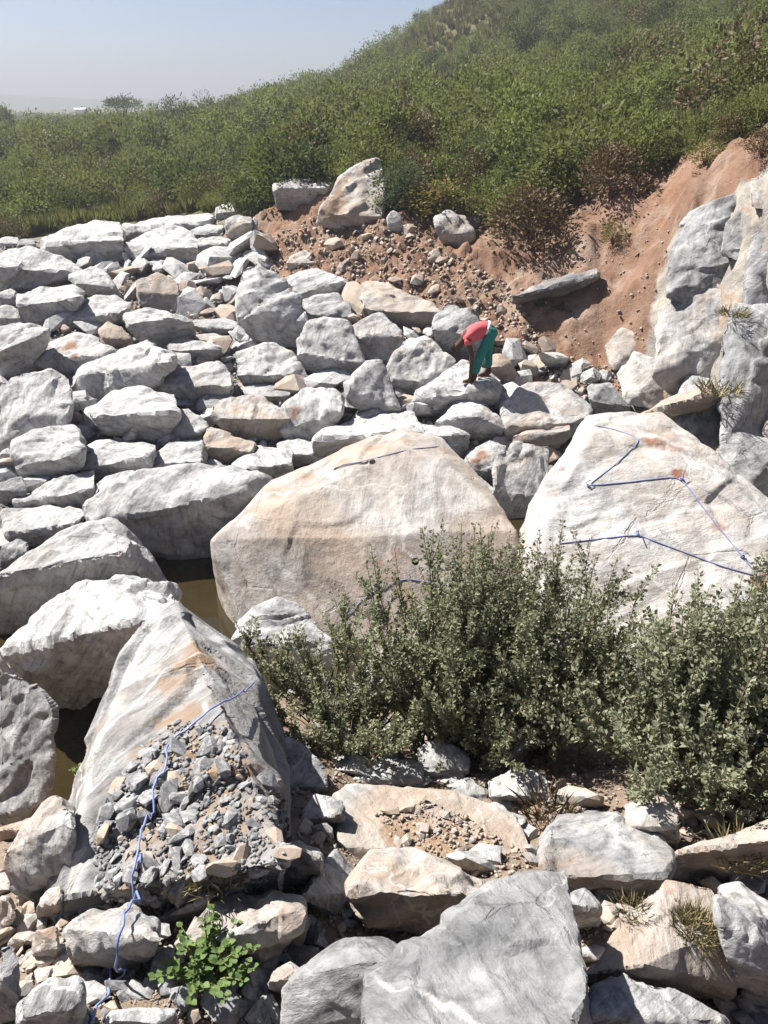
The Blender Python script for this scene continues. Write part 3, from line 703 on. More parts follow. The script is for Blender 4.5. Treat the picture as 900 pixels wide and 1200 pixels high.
# two giants
holed = R('huge tan-faced boulder with two drill holes in its face', [(296, 748), (380, 790), (560, 770), (612, 700)], [(284, 650), (302, 618), (345, 584), (400, 556), (470, 527), (518, 545), (560, 590), (608, 655)],
          [(254, 633), (290, 598), (330, 560), (395, 534), (468, 503), (515, 517), (545, 547), (600, 622)],
          f=56, t=8, z=-0.25, quartz=(([(288, 615), (335, 670), (380, 715)], 3, .5), ([(420, 585), (415, 620), (425, 650)], 4, .3)), T=.45, tone=.68, warm=.72, chips=1, rough=.3, vox=3.0, grow=1.03, anchor=(296, 748), name='giant_boulder', group=None,
          extra=((255, 640, .45), (264, 705, .55), (278, 742, .4)),
          soil=((300, 598, 9, .6), (325, 578, 10, .7), (360, 558, 10, .75), (400, 543, 10, .75), (440, 525, 11, .8), (475, 515, 10, .7), (520, 528, 9, .5)))
roped = R('huge whitish boulder wound with thin blue cord at the right', [(650, 790), (760, 800), (900, 800), (960, 770)], [(640, 640), (655, 590), (698, 508), (768, 518), (830, 570), (900, 640), (990, 705)],
          [(640, 560), (690, 491), (720, 488), (775, 486), (815, 519), (900, 589), (990, 660)],
          f=58, t=16, z=-0.05, T=.45, tone=1.0, warm=.5, chips=1, rough=.3, vox=3.0, grow=1.03, anchor=(650, 790), name='giant_boulder', group=None,
          extra=((612, 650, .45), (622, 592, .5), (625, 760, .4)),
          stain=((768, 516, 12, .75), (790, 524, 9, .6), (797, 555, 8, .95), (843, 617, 8, .6), (895, 683, 13, .95), (640, 580, 10, .3)))
R('white-veined rock leaning on the foot of the holed boulder', [(280, 775), (330, 795), (390, 790)], [(278, 755), (320, 768), (388, 770)], [(277, 738), (300, 715), (330, 700), (360, 718), (388, 750)], tone=.65, warm=.05, z=0.55, rough=1.2)
R('pale rock showing behind the straggly bush', [(330, 868), (420, 872)], [(328, 845), (424, 850)], [(335, 815), (370, 790), (420, 806)], tone=.6, warm=.15, z=0.95)
R('low tan rock behind the big bush under the holed boulder', [(430, 830), (560, 835)], [(428, 800), (565, 805)], [(440, 760), (500, 738), (560, 765)], tone=.6, warm=.6, z=0.75)
# ------------------------------------------------------------------ foreground rocks
GF = 'broken rocks of the foreground slope'
def Fg(label, base, ridge, back, **k):
    k.setdefault('group', GF); k.setdefault('tone', .6); k.setdefault('name', 'rock'); k.setdefault('grow', 1.14)
    return R(label, base, ridge, back, **k)
slab = Fg('long grey slab with white left edge under the loose chips', [(75, 1045), (84, 1105), (110, 1160), (310, 1130), (330, 1000)], [], [(73, 985), (93, 904), (133, 820), (150, 772), (180, 731), (205, 714), (253, 757), (289, 780), (320, 855), (326, 930)],
         t=-20, s=2, z=2.55, anchor=(200, 1100), T=.16, tone=0.56, warm=.25, chips=0, rough=.6, vox=3.4, grow=1.05, name='rock_slab', soil=((235, 765, 30, 1), (205, 800, 20, .8), (215, 838, 26, .9), (225, 885, 40, 1), (260, 900, 40, 1), (190, 960, 40, .8), (170, 880, 22, .7), (250, 980, 45, .7), (150, 1040, 40, .6)), quartz=(([(228, 788), (240, 828), (255, 866)], 3, .9), ([(172, 750), (148, 790), (135, 835), (102, 905), (85, 985), (84, 1040)], 13, .55)))
Fg('small grey slab block with black end on the slab edge', [(112, 1003), (135, 998), (147, 975)], [(108, 985), (130, 985), (146, 955)], [(108, 965), (128, 945), (146, 943)], tone=0.59, warm=.1)
Fg('smooth grey stone on the upper end of the long slab', [(188, 818), (205, 817)], [(186, 808), (211, 806)], [(189, 795), (200, 789), (211, 797)], tone=0.57, warm=.05)
Fg('grey rock split by a black crack right of the long slab', [(265, 932), (285, 937), (309, 916)], [(260, 912), (285, 916), (308, 905)], [(262, 899), (290, 893), (308, 902)], tone=0.62)
Fg('rounded grey rock under the left end of the bush', [(308, 932), (345, 938), (378, 932)], [(306, 920), (345, 924), (378, 922)], [(308, 902), (335, 868), (362, 878), (379, 908)], tone=0.65, warm=.08)
Fg('flat grey block below the rounded rock', [(356, 980), (380, 978), (401, 962)], [(355, 962), (380, 970), (400, 955)], [(356, 950), (370, 933), (399, 940)], tone=0.62, warm=.08)
Fg('striped tan rock with black right side', [(318, 1060), (348, 1066), (374, 1047)], [(308, 1042), (346, 1052), (353, 1000), (372, 1010)], [(305, 1020), (330, 996), (352, 990), (370, 998)], tone=0.67, warm=.55, t=40)
Fg('wide flat tan rock above the leafy plant', [(235, 1138), (262, 1145), (310, 1140), (349, 1080)], [(224, 1112), (260, 1127), (312, 1112), (348, 1076)], [(222, 1094), (280, 1048), (346, 1060)], tone=0.77, warm=.6, t=-8)
Fg('grey-and-tan boulder crossed by the cord at lower left', [(98, 1143), (130, 1145), (183, 1112)], [(85, 1122), (130, 1120), (181, 1098)], [(82, 1090), (110, 1070), (150, 1067), (177, 1084)], tone=0.79, warm=.45)
Fg('tan standing splinter beside the wide flat rock', [(320, 1128), (338, 1133), (352, 1105)], [(322, 1115), (340, 1120), (355, 1095)], [(334, 1086), (347, 1074), (361, 1080)], tone=0.72, warm=.8, t=45)
Fg('black shale splinter behind the tan standing splinter', [(345, 1130), (362, 1118)], [(350, 1108), (372, 1092)], [(356, 1098), (373, 1083)], tone=0.15, warm=.0)
Fg('tan squarish stone near the bottom beside grey slab', [(322, 1170), (336, 1186), (350, 1166)], [(316, 1152), (338, 1166), (351, 1150)], [(322, 1138), (340, 1128), (351, 1138)], tone=0.72, warm=.7)
Fg('dark grey rock in the bottom left corner', [(0, 1215), (15, 1205), (23, 1165)], [(0, 1150), (14, 1148), (23, 1140)], [(0, 1114), (14, 1110), (23, 1125)], tone=0.45, warm=.0, t=30)
Fg('lower grey rock at the bottom left with dark right edge', [(30, 1225), (70, 1230), (95, 1205)], [(28, 1195), (68, 1198), (93, 1175)], [(28, 1175), (55, 1150), (88, 1147), (93, 1165)], tone=0.62, warm=.1)
Fg('pale flat stone at the bottom edge below the cord', [(130, 1225), (205, 1225)], [(128, 1200), (205, 1200)], [(130, 1187), (200, 1184)], tone=0.67, warm=.05)
Fg('tan upright stone beside the white slab edge', [(46, 1090), (66, 1084)], [(44, 1072), (70, 1060)], [(44, 1062), (58, 1043), (70, 1042)], tone=0.82, warm=.75)
Fg('tan brick-shaped stone lower left', [(38, 1138), (64, 1134)], [(37, 1118), (66, 1112)], [(43, 1092), (66, 1088)], tone=0.82, warm=.75, t=40)
Fg('tan wedge stone at the left below the hollow rock', [(13, 1122), (40, 1118)], [(11, 1110), (42, 1104)], [(14, 1100), (30, 1090), (42, 1094)], tone=0.77, warm=.7)
Fg('tan stone cut by the left edge', [(0, 1102), (14, 1090)], [(0, 1086), (17, 1072)], [(0, 1050), (10, 1054), (17, 1062)], tone=0.77, warm=.6)
Fg('large flat chip with angular outline above the wide tan rock', [(184, 1075), (205, 1076), (222, 1058)], [(181, 1062), (204, 1068), (222, 1050)], [(182, 1046), (196, 1033), (218, 1036)], tone=0.65, warm=.15)
Fg('long thin dark-edged splinter on the rubble', [(190, 1093), (215, 1085), (245, 1058)], [(187, 1086), (212, 1076), (244, 1050)], [(186, 1080), (210, 1066), (240, 1042)], tone=0.59, warm=.05)
Fg('narrow upright grey sliver beside the cord', [(178, 1020), (195, 1020)], [(177, 1008), (196, 1008)], [(177, 985), (184, 967), (194, 975)], tone=0.53, warm=.0, t=30)
Fg('thin upright plate left of the striped tan rock', [(316, 996), (338, 992)], [(315, 985), (340, 980)], [(318, 962), (332, 954), (338, 962)], tone=0.55, warm=.0, t=40)
Fg('tan rock with a hollow full of gravel in mid foreground', [(400, 990), (432, 1020), (480, 1032), (580, 1042), (628, 1012)], [], [(392, 926), (420, 921), (480, 924), (540, 931), (600, 955)], tone=0.75, warm=.7, t=4, f=30, rough=.5, T=.22, chips=1, grow=1.04, soil=((470, 975, 28, 1), (520, 985, 34, 1), (570, 1000, 28, 1)))
Fg('tan flat block with dark front in front of the gravel hollow', [(424, 1080), (455, 1106), (470, 1112), (502, 1094), (565, 1055)], [(414, 1047), (455, 1072), (500, 1091), (565, 1048)], [(412, 1040), (440, 1006), (480, 1004), (570, 1042)], tone=0.77, warm=.75, t=0, T=.3)
Fg('tilted pale grey plate left of the flat tan block', [(365, 1060), (400, 1090), (440, 1100)], [(360, 1052), (398, 1085), (438, 1096)], [(360, 1050), (380, 1020), (396, 1000), (425, 1045)], tone=0.69, warm=.35, t=5, T=.2)
Fg('large grey slab with white vein at the bottom', [(436, 1240), (560, 1290), (700, 1290), (692, 1200)], [], [(430, 1141), (500, 1088), (575, 1036), (640, 1021), (662, 1025)], tone=0.40, warm=.04, t=24, s=-4, chips=1, rough=.6, T=.3, vox=3.4, grow=1.03, name='rock_slab', quartz=(([(440, 1146), (462, 1162), (476, 1158), (505, 1168), (520, 1182), (528, 1176), (560, 1204)], 3.5, .95), ([(436, 1140), (500, 1092), (572, 1042)], 2, .5)))
Fg('dull grey slab left of the white-veined one at the bottom', [(335, 1230), (440, 1235), (455, 1180)], [(338, 1205), (438, 1205), (456, 1125)], [(342, 1150), (395, 1106), (448, 1098), (462, 1110)], tone=0.42, warm=.04, t=18, rough=.6, T=.3)
Fg('small veined grey stone under the bush beside the gravel', [(535, 950), (566, 948)], [(527, 935), (568, 938)], [(525, 921), (550, 911), (569, 930)], tone=0.59, warm=.05)
Fg('low pale rock with shadow under its right end beneath the bush', [(558, 983), (600, 988), (613, 972)], [(545, 966), (580, 977), (612, 967)], [(537, 955), (580, 944), (613, 962)], tone=0.67, warm=.25, f=-20)
Fg('mottled tan-grey rock right of the veined stone', [(583, 950), (640, 950)], [(577, 930), (642, 936)], [(575, 915), (605, 904), (637, 910)], tone=0.69, warm=.4)
Fg('square grey rock half under the bush', [(500, 922), (542, 922)], [(492, 905), (546, 902)], [(492, 880), (515, 869), (546, 884)], tone=0.65, warm=.15)
Fg('low rock left of the square grey one under the bush', [(420, 932), (488, 930)], [(418, 915), (490, 916)], [(422, 898), (455, 892), (490, 897)], tone=0.65, warm=.25)
Fg('purplish mottled boulder right of the gravel', [(645, 1026), (690, 1060), (757, 1060), (780, 1024)], [], [(638, 984), (655, 955), (720, 955), (775, 985)], tone=0.46, warm=.42, t=18, T=.3, chips=3)
Fg('tan angular rock behind the purplish boulder, dappled by bush shade', [(770, 1025), (791, 992)], [(738, 970), (778, 985), (791, 965)], [(735, 945), (775, 929), (791, 955)], tone=0.67, warm=.6, t=10)
Fg('grey wedge with tan foot beside the bottom slab', [(676, 1102), (686, 1107), (699, 1082)], [(662, 1062), (680, 1080), (700, 1068)], [(660, 1050), (680, 1042), (700, 1062)], tone=0.67, warm=.3)
Fg('small grey flat stone below the grey wedge', [(680, 1135), (714, 1137)], [(675, 1122), (716, 1126)], [(677, 1111), (700, 1109), (715, 1118)], tone=0.65, warm=.1)
Fg('light grey rock at the bottom edge with fallen twigs', [(702, 1225), (790, 1240), (850, 1230)], [(703, 1190), (790, 1205), (848, 1205)], [(706, 1165), (740, 1149), (792, 1163), (845, 1196)], tone=0.63, warm=.08, t=5, T=.3)
Fg('grey slab with brown broken side at the right edge', [(876, 1182), (905, 1190), (930, 1170)], [(845, 1065), (855, 1120), (880, 1172), (930, 1150)], [(846, 1049), (870, 1047), (905, 1070), (935, 1090)], tone=0.59, warm=.3, t=0, T=.25)
Fg('blue-grey stone at the right edge under the bush', [(860, 1044), (915, 1050)], [(858, 1032), (915, 1036)], [(862, 1014), (880, 1010), (915, 1020)], tone=0.53, warm=.0)
Fg('small cream stone at the right edge on the grey slab', [(886, 1112), (905, 1116)], [(884, 1100), (906, 1104)], [(887, 1088), (898, 1084), (906, 1092)], tone=1.00, warm=.3)
Fg('tan bedrock hump in the lower right', [(700, 1165), (760, 1170), (850, 1185)], [(700, 1140), (760, 1130), (850, 1150)], [(735, 1080), (780, 1040), (830, 1045), (850, 1080)], tone=0.72, warm=.85, t=8, rough=.7, T=.3)
Fg('sandy bedrock shoulder below the right end of the bush', [(800, 1040), (850, 1040), (915, 1020)], [(790, 1020), (850, 1010), (915, 985)], [(800, 1000), (850, 985), (915, 960)], tone=0.77, warm=.8, t=15, rough=.7)

# ------------------------------------------------------------------ rock wall on the right
wall_c = hit_ground(840, 500)
outcrop = empty('rock_outcrop', tuple(wall_c), 'fractured grey rock wall with cream and rust seams on the right', 'rock face')
def Wb(base, ridge, back, **k):
    k.setdefault('T', .45); k.setdefault('chips', 2); k.setdefault('grow', 1.10); k.setdefault('tone', .5); k.setdefault('warm', .2)
    o = rock('block', None, base, ridge, back, **k)
    o.parent = outcrop; o.location = Vector(o.location) - outcrop.location
    return o
for base_, back_, t_, s_, tone_, warm_ in (
    ([(785, 347), (830, 362), (887, 354)], [(789, 292), (812, 252), (868, 233), (892, 288)], 44, 22, .42, .1),
    ([(872, 374), (915, 388)], [(880, 292), (895, 262), (915, 258)], 46, 6, .40, .12),
    ([(768, 440), (800, 472), (852, 458)], [(774, 372), (790, 342), (850, 348), (860, 385)], 42, 24, .70, .45),
    ([(850, 524), (915, 548)], [(846, 402), (862, 362), (915, 364)], 48, 10, .48, .15),
    ([(798, 502), (852, 532)], [(790, 466), (800, 442), (850, 448), (857, 482)], 40, 18, .62, .30),
    ([(862, 592), (915, 612)], [(845, 530), (860, 506), (915, 520)], 46, 8, .55, .25),
    ([(735, 472), (792, 482)], [(724, 440), (745, 414), (785, 428)], 34, 22, .75, .5),
    ([(878, 242), (915, 247)], [(880, 211), (915, 203)], 25, 5, .75, .6),
    ([(798, 264), (852, 264)], [(808, 249), (838, 236), (860, 232)], 36, 12, .62, .3),
    ([(716, 432), (750, 437)], [(710, 406), (728, 385), (754, 396)], 36, 12, .65, .6),
    ([(845, 300), (885, 305)], [(850, 262), (868, 246), (890, 262)], 40, 0, .62, .3),
    ([(786, 405), (812, 412)], [(780, 372), (792, 356), (815, 370)], 50, 35, .50, .55)):
    Wb(base_, [], back_, t=t_, s=s_, tone=tone_, warm=warm_, rough=.9)

# ------------------------------------------------------------------ loose stones and gravel
def scene_bvh(objs):
    Vs, Fs, own, n = [], [], [], 0
    for k, (V, Q) in enumerate(objs):
        Vs.append(V); Fs.append(Q + n); own.append(np.full(len(Q), k)); n += len(V)
    V = np.vstack(Vs); F = np.vstack(Fs)
    return BVHTree.FromPolygons(V.tolist(), F.tolist(), epsilon=0.0), np.concatenate(own)
_nx, _ny = len(XS), len(YS)
_i = np.arange(_nx * _ny).reshape(_ny, _nx)
_gq = np.stack([_i[:-1, :-1], _i[:-1, 1:], _i[1:, 1:], _i[1:, :-1]], -1).reshape(-1, 4)
_gv = np.stack([gx, gy, gz], 1)
_keep = (np.abs(_gv[_gq[:, 0], 0]) < 30) & (_gv[_gq[:, 0], 1] > -5) & (_gv[_gq[:, 0], 1] < 60)
BVH, OWNER = scene_bvh([(V, Q) for _, V, Q in ROCKS] + [(_gv, _gq[_keep])])
ROCK_ID = {id(o): k for k, (o, V, Q) in enumerate(ROCKS)}
GROUND_ID = len(ROCKS)
def pick(px, py):
    d = Vector(ray(px, py)).normalized()
    loc, nor, idx, dist = BVH.ray_cast(Vector(C0), d)
    if loc is None: return None
    if nor.dot(d) > 0: nor = -nor
    return np.array(loc), np.array(nor), int(OWNER[idx])
def m_at(p): return float((p[1] * CT - (p[2] - CAMZ) * ST) / FPX)
for o_, V_, what, spots in PAINT:                    # rust, earth and quartz lying on particular places of a rock
    val = np.zeros(len(V_))
    if what == 'quartz':                             # veins: polylines of photograph points with a half width
        nz_ = 0.5 * fbm(V_ * 6.0, 3, 0.6)
        for (line, hw, amp) in spots:
            dmin = np.full(len(V_), 9.0)
            for (xa, ya), (xb, yb) in zip(line[:-1], line[1:]):
                ha, hb = pick(xa, ya), pick(xb, yb)
                if ha is None or hb is None: continue
                A_, B_ = ha[0], hb[0]; ab = B_ - A_
                t_ = np.clip(((V_ - A_) @ ab) / (ab @ ab + 1e-9), 0, 1)
                dmin = np.minimum(dmin, np.linalg.norm(V_ - A_ - t_[:, None] * ab, axis=1) / (hw * m_at(A_)))
            val = np.maximum(val, amp * np.clip(1.35 - dmin + nz_, 0, 1))
    else:
        for (spx, spy, sr, sa) in spots:
            h_ = pick(spx, spy)
            if h_ is None: continue
            R_ = sr * m_at(h_[0]); dd_ = np.linalg.norm(V_ - h_[0], axis=1) / R_
            k_ = dd_ < 2.6
            if k_.any(): val[k_] = np.maximum(val[k_], sa * np.clip(1.6 - 1.2 * dd_[k_] + 0.9 * fbm(V_[k_] * 0.9 / R_, 3, 0.6), 0, 1))
    o_.data.attributes[what].data.foreach_set('value', val.astype(np.float32))
def chip_mesh(seed, flat=0.55, n=13, elong=1.4):
    rs = np.random.RandomState(seed)
    p = rs.normal(size=(n, 3)); p /= np.linalg.norm(p, axis=1)[:, None]
    p *= np.array([elong, 1.0, flat]) * 0.5 * rs.uniform(0.8, 1.05, (n, 1))
    me = hull_mesh(p); me.name = 'stone'
    me.materials.append(ROCK)
    return me
CHIPS = [chip_mesh(300 + k, random.Random(k).uniform(0.35, 0.8), 15 + k % 7, random.Random(k + 50).uniform(1.0, 1.9)) for k in range(18)]
rubble = bpy.data.objects.new('rubble', None); COL.objects.link(rubble); rubble['kind'] = 'structure'
scree = bpy.data.objects.new('scree', None); COL.objects.link(scree); scree['kind'] = 'structure'
_rs = random.Random(11)
def put_stone(parent, p, n, size, tone, warm, me=None, sink=0.18, tilt=0.5):
    o = bpy.data.objects.new('stone', me or _rs.choice(CHIPS)); COL.objects.link(o); o.parent = parent
    up = Vector(n) + Vector((_rs.gauss(0, tilt), _rs.gauss(0, tilt), 0.3 + _rs.gauss(0, tilt)))
    rot = up.to_track_quat('Z', 'Y').to_matrix() @ Matrix.Rotation(_rs.uniform(0, 6.28), 3, 'Z')
    o.matrix_world = Matrix.LocRotScale(Vector(p) + Vector(n) * size * sink, rot, Vector((size, size * _rs.uniform(.8, 1.15), size * _rs.uniform(.8, 1.2))))
    o['tone'] = float(tone); o['warm'] = float(warm); o['grain'] = 1.1; o['relief'] = 0.03 * float(size)
    return o
SLAB_ID = ROCK_ID[id(slab)]
gravel_rock = next(o for o, V, Q in ROCKS if 'hollow full of gravel' in o.get('label', ''))
HOLLOW_ID = ROCK_ID[id(gravel_rock)]
RUB = [(112, 985), (128, 930), (165, 880), (205, 845), (262, 850), (300, 905), (330, 930), (345, 1000), (300, 1045), (230, 1090), (182, 1062), (120, 1070)]
HOL = [(440, 955), (500, 935), (560, 965), (612, 1000), (560, 1035), (480, 1010)]
def rand_in(poly):
    xs = [p[0] for p in poly]; ys = [p[1] for p in poly]
    while True:
        x, y = _rs.uniform(min(xs), max(xs)), _rs.uniform(min(ys), max(ys))
        c = False; j = len(poly) - 1
        for i in range(len(poly)):
            (xi, yi), (xj, yj) = poly[i], poly[j]
            if (yi > y) != (yj > y) and x < (xj - xi) * (y - yi) / (yj - yi) + xi: c = not c
            j = i
        if c: return x, y
gravel = Bag()
def put_gravel(p, n, size):
    me = _rs.choice(CHIP_ARR)
    rot = np.array(Matrix.Rotation(_rs.uniform(0, 6.28), 3, Vector((_rs.gauss(0, 1), _rs.gauss(0, 1), 1)).normalized()))
    gravel.add((me[0] * size) @ rot.T + np.asarray(p) + np.asarray(n) * size * 0.2, None, me[1])
CHIP_ARR = []
for k in range(8):
    me = chip_mesh(900 + k, 0.6, 8, 1.3)
    v = np.array([v.co[:] for v in me.vertices]); t = np.array([f.vertices[:] for f in me.polygons if len(f.vertices) == 3]); CHIP_ARR.append((v, t)); bpy.data.meshes.remove(me)
nst = 0
def scatter(poly, count, lo, hi, tone, warm, ok, parent, warm_p=0.15, power=2.0):
    done = tries = 0
    while done < count and tries < count * 8:
        tries += 1
        x, y = rand_in(poly); h = pick(x, y)
        if h is None or not ok(h[2]): continue
        spx = lo + (hi - lo) * _rs.random() ** power
        w = warm if _rs.random() > warm_p else 0.95
        t = tone + _rs.uniform(-.12, .15) + (0.15 if w > .9 else 0)
        if parent is None: put_gravel(h[0], h[1], spx * m_at(h[0]))
        else: put_stone(parent, h[0], h[1], spx * m_at(h[0]), t, w)
        done += 1
soft = lambda k: k in (SLAB_ID, GROUND_ID, HOLLOW_ID)
scatter(RUB, 235, 9, 29, .36, .02, soft, rubble, .14, 2.0)
scatter(HOL, 26, 9, 22, .45, .7, soft, rubble, .5)
LOWL = [(0, 1030), (75, 1020), (95, 1150), (95, 1200), (0, 1200)]
scatter(LOWL, 34, 14, 40, .6, .6, lambda k: k == GROUND_ID, rubble, .5)
LOWM = [(95, 1060), (200, 1080), (340, 1060), (420, 1060), (430, 1140), (340, 1200), (95, 1200)]
scatter(LOWM, 75, 14, 46, .42, .05, soft, rubble, .2)
scatter([(330, 860), (660, 860), (660, 1060), (560, 1040), (400, 990), (340, 990)], 40, 18, 60, .6, .25, lambda k: k == GROUND_ID, rubble, .3)
scatter([(640, 940), (900, 960), (900, 1200), (700, 1200), (690, 1060)], 45, 14, 52, .6, .6, lambda k: k == GROUND_ID, rubble, .4)
# rubble between the boulders of the quarry floor and on the bank
FLD = [(0, 290), (290, 250), (330, 330), (420, 340), (520, 400), (740, 450), (640, 620), (600, 540), (520, 510), (260, 560), (260, 640), (110, 650), (0, 760)]
scatter(FLD, 165, 8, 26, .8, .3, lambda k: k == GROUND_ID, scree, .25, 1.6)
scatter(FLD, 75, 24, 50, .9, .25, lambda k: k == GROUND_ID, scree, .2, 1.2)
BNK = [(280, 300), (390, 240), (560, 275), (640, 270), (720, 220), (790, 200), (790, 260), (760, 400), (720, 445), (600, 435), (480, 400), (330, 335)]
BNK_L = [(280, 300), (390, 240), (480, 265), (590, 330), (640, 400), (690, 440), (600, 435), (480, 400), (330, 335)]
scatter(BNK_L, 50, 5, 22, .5, .75, lambda k: k == GROUND_ID, scree, .5, 2.2)
# fines
scatter(RUB, 1500, 3, 11, 0, 0, soft, None)
scatter(FLD, 2600, 2, 8, 0, 0, lambda k: k == GROUND_ID, None)
gme = gravel.mesh('gravel'); gme.materials.append(ROCK)
go = link('gravel', gme); go['kind'] = 'stuff'; go['tone'] = 0.32; go['warm'] = 0.25; go['grain'] = 6.0; go['relief'] = 0.003
gravel = Bag()
scatter(HOL, 420, 2.5, 9, 0, 0, soft, None)
scatter([(0, 860), (900, 900), (900, 1200), (0, 1200)], 2600, 2, 10, 0, 0, lambda k: k == GROUND_ID, None)
scatter(BNK_L, 1500, 1.2, 8, 0, 0, lambda k: k == GROUND_ID, None)
scatter(BNK, 350, 1.2, 6, 0, 0, lambda k: k == GROUND_ID, None)
scatter([(560, 400), (720, 430), (740, 455), (600, 450), (540, 420)], 300, 1.5, 9, 0, 0, lambda k: k == GROUND_ID, None)
gme = gravel.mesh('clods'); gme.materials.append(ROCK)
go = link('clods', gme); go['kind'] = 'stuff'; go['tone'] = 0.5; go['warm'] = 0.85; go['grain'] = 6.0; go['relief'] = 0.003

# ------------------------------------------------------------------ vegetation
def foliage_mat(name, dark, light, dry=(0.16, 0.12, 0.05), dryness=0.12, trans=0.42, rough=0.65):
    m, nt, N, L, out = new_mat(name)
    b = NB(nt)
    lv = b.attr('lv'); rnd = N.new('ShaderNodeObjectInfo').outputs['Random']
    col = b.mix(b.math('ADD', b.math('MULTIPLY', lv, 0.7), b.math('MULTIPLY', rnd, 0.3)), dark, light)
    col = b.mix(b.ramp(b.math('ADD', b.math('MULTIPLY', lv, 0.45), b.math('MULTIPLY', b.math('FRACT', b.math('MULTIPLY', rnd, 7.31)), 0.55)), [(max(0, 0.97 - dryness * 1.8), 0.0), (1.0, 0.85)]), col, dry)
    pr = N.new('ShaderNodeBsdfPrincipled'); b.put(pr.inputs['Base Color'], col); pr.inputs['Roughness'].default_value = rough; pr.inputs['Specular IOR Level'].default_value = 0.25
    tr = N.new('ShaderNodeBsdfTranslucent'); b.put(tr.inputs['Color'], b.mix(0.35, col, (0.16, 0.19, 0.03)))
    mx = N.new('ShaderNodeMixShader'); mx.inputs[0].default_value = trans
    L.new(pr.outputs[0], mx.inputs[1]); L.new(tr.outputs[0], mx.inputs[2]); L.new(mx.outputs[0], out.inputs['Surface'])
    return m
def bark_mat(name, c1, c2):
    m, nt, N, L, out = new_mat(name); b = NB(nt)
    n = b.noise(b.mapping(b.coords('Object'), (12, 12, 2)), 3, 4)
    b.principled(out, b.mix(n, c1, c2), 0.9, b.bump(n, 0.5, 0.02), 0.1)
    return m
BARK = bark_mat('twig_bark', (0.07, 0.045, 0.03), (0.17, 0.12, 0.08))
F_SCRUB = foliage_mat('scrub_leaf', (0.078, 0.090, 0.028), (0.165, 0.178, 0.062), dryness=0.10)
F_LUSH = foliage_mat('lush_leaf', (0.098, 0.125, 0.032), (0.195, 0.225, 0.070), dryness=0.07)
F_DARK = foliage_mat('dark_leaf', (0.016, 0.030, 0.012), (0.042, 0.066, 0.024), dryness=0.03)
F_BLUE = foliage_mat('bluegreen_leaf', (0.030, 0.055, 0.035), (0.065, 0.105, 0.065), dryness=0.03)
F_DRY = foliage_mat('dry_leaf', (0.075, 0.045, 0.025), (0.165, 0.105, 0.055), dry=(0.2, 0.12, 0.07), trans=0.15)
F_YEL = foliage_mat('yellow_leaf', (0.14, 0.12, 0.03), (0.26, 0.20, 0.075), dry=(0.24, 0.13, 0.05), trans=0.3)
F_GRASS = foliage_mat('grass_blade', (0.115, 0.125, 0.040), (0.215, 0.220, 0.085), dry=(0.26, 0.21, 0.10), dryness=0.14)
F_STRAW = foliage_mat('straw_blade', (0.17, 0.14, 0.065), (0.30, 0.25, 0.125), dry=(0.30, 0.22, 0.12), trans=0.2)
F_BUSH = foliage_mat('greygreen_leaf', (0.170, 0.190, 0.115), (0.330, 0.345, 0.235), dry=(0.24, 0.22, 0.09), dryness=0.06, trans=0.38)
F_PLANT = foliage_mat('soft_green_leaf', (0.075, 0.130, 0.035), (0.170, 0.240, 0.085), dry=(0.22, 0.24, 0.09), dryness=0.05, trans=0.3)

def leaves(rs, pos, dirs, size, aspect=0.5, fold=0.25, droop=0.0):
    n = len(pos); size = np.broadcast_to(size, (n,))[:, None]
    dirs = dirs / (np.linalg.norm(dirs, axis=1)[:, None] + 1e-9)
    side = np.cross(dirs, rs.normal(size=(n, 3))); side /= np.linalg.norm(side, axis=1)[:, None] + 1e-9
    nor = np.cross(side, dirs)
    mid = pos + dirs * size * 0.45
    a, b_ = mid + side * size * aspect * 0.5 + nor * size * fold * 0.4, mid - side * size * aspect * 0.5 + nor * size * fold * 0.4
    tip = pos + dirs * size - nor * size * droop
    V = np.stack([pos, a, tip, b_], 1).reshape(-1, 3)
    i = np.arange(n)[:, None] * 4
    T = np.concatenate([i + np.array([[0, 1, 2]]), i + np.array([[0, 2, 3]])], 0)
    return V, T
def foliage_mesh(name, V, T, rs, mat):
    me = fast_mesh(name, V, None, T)
    attr(me, 'lv', np.repeat(rs.random_sample(len(V) // 4), 4))
    me.materials.append(mat)
    return me
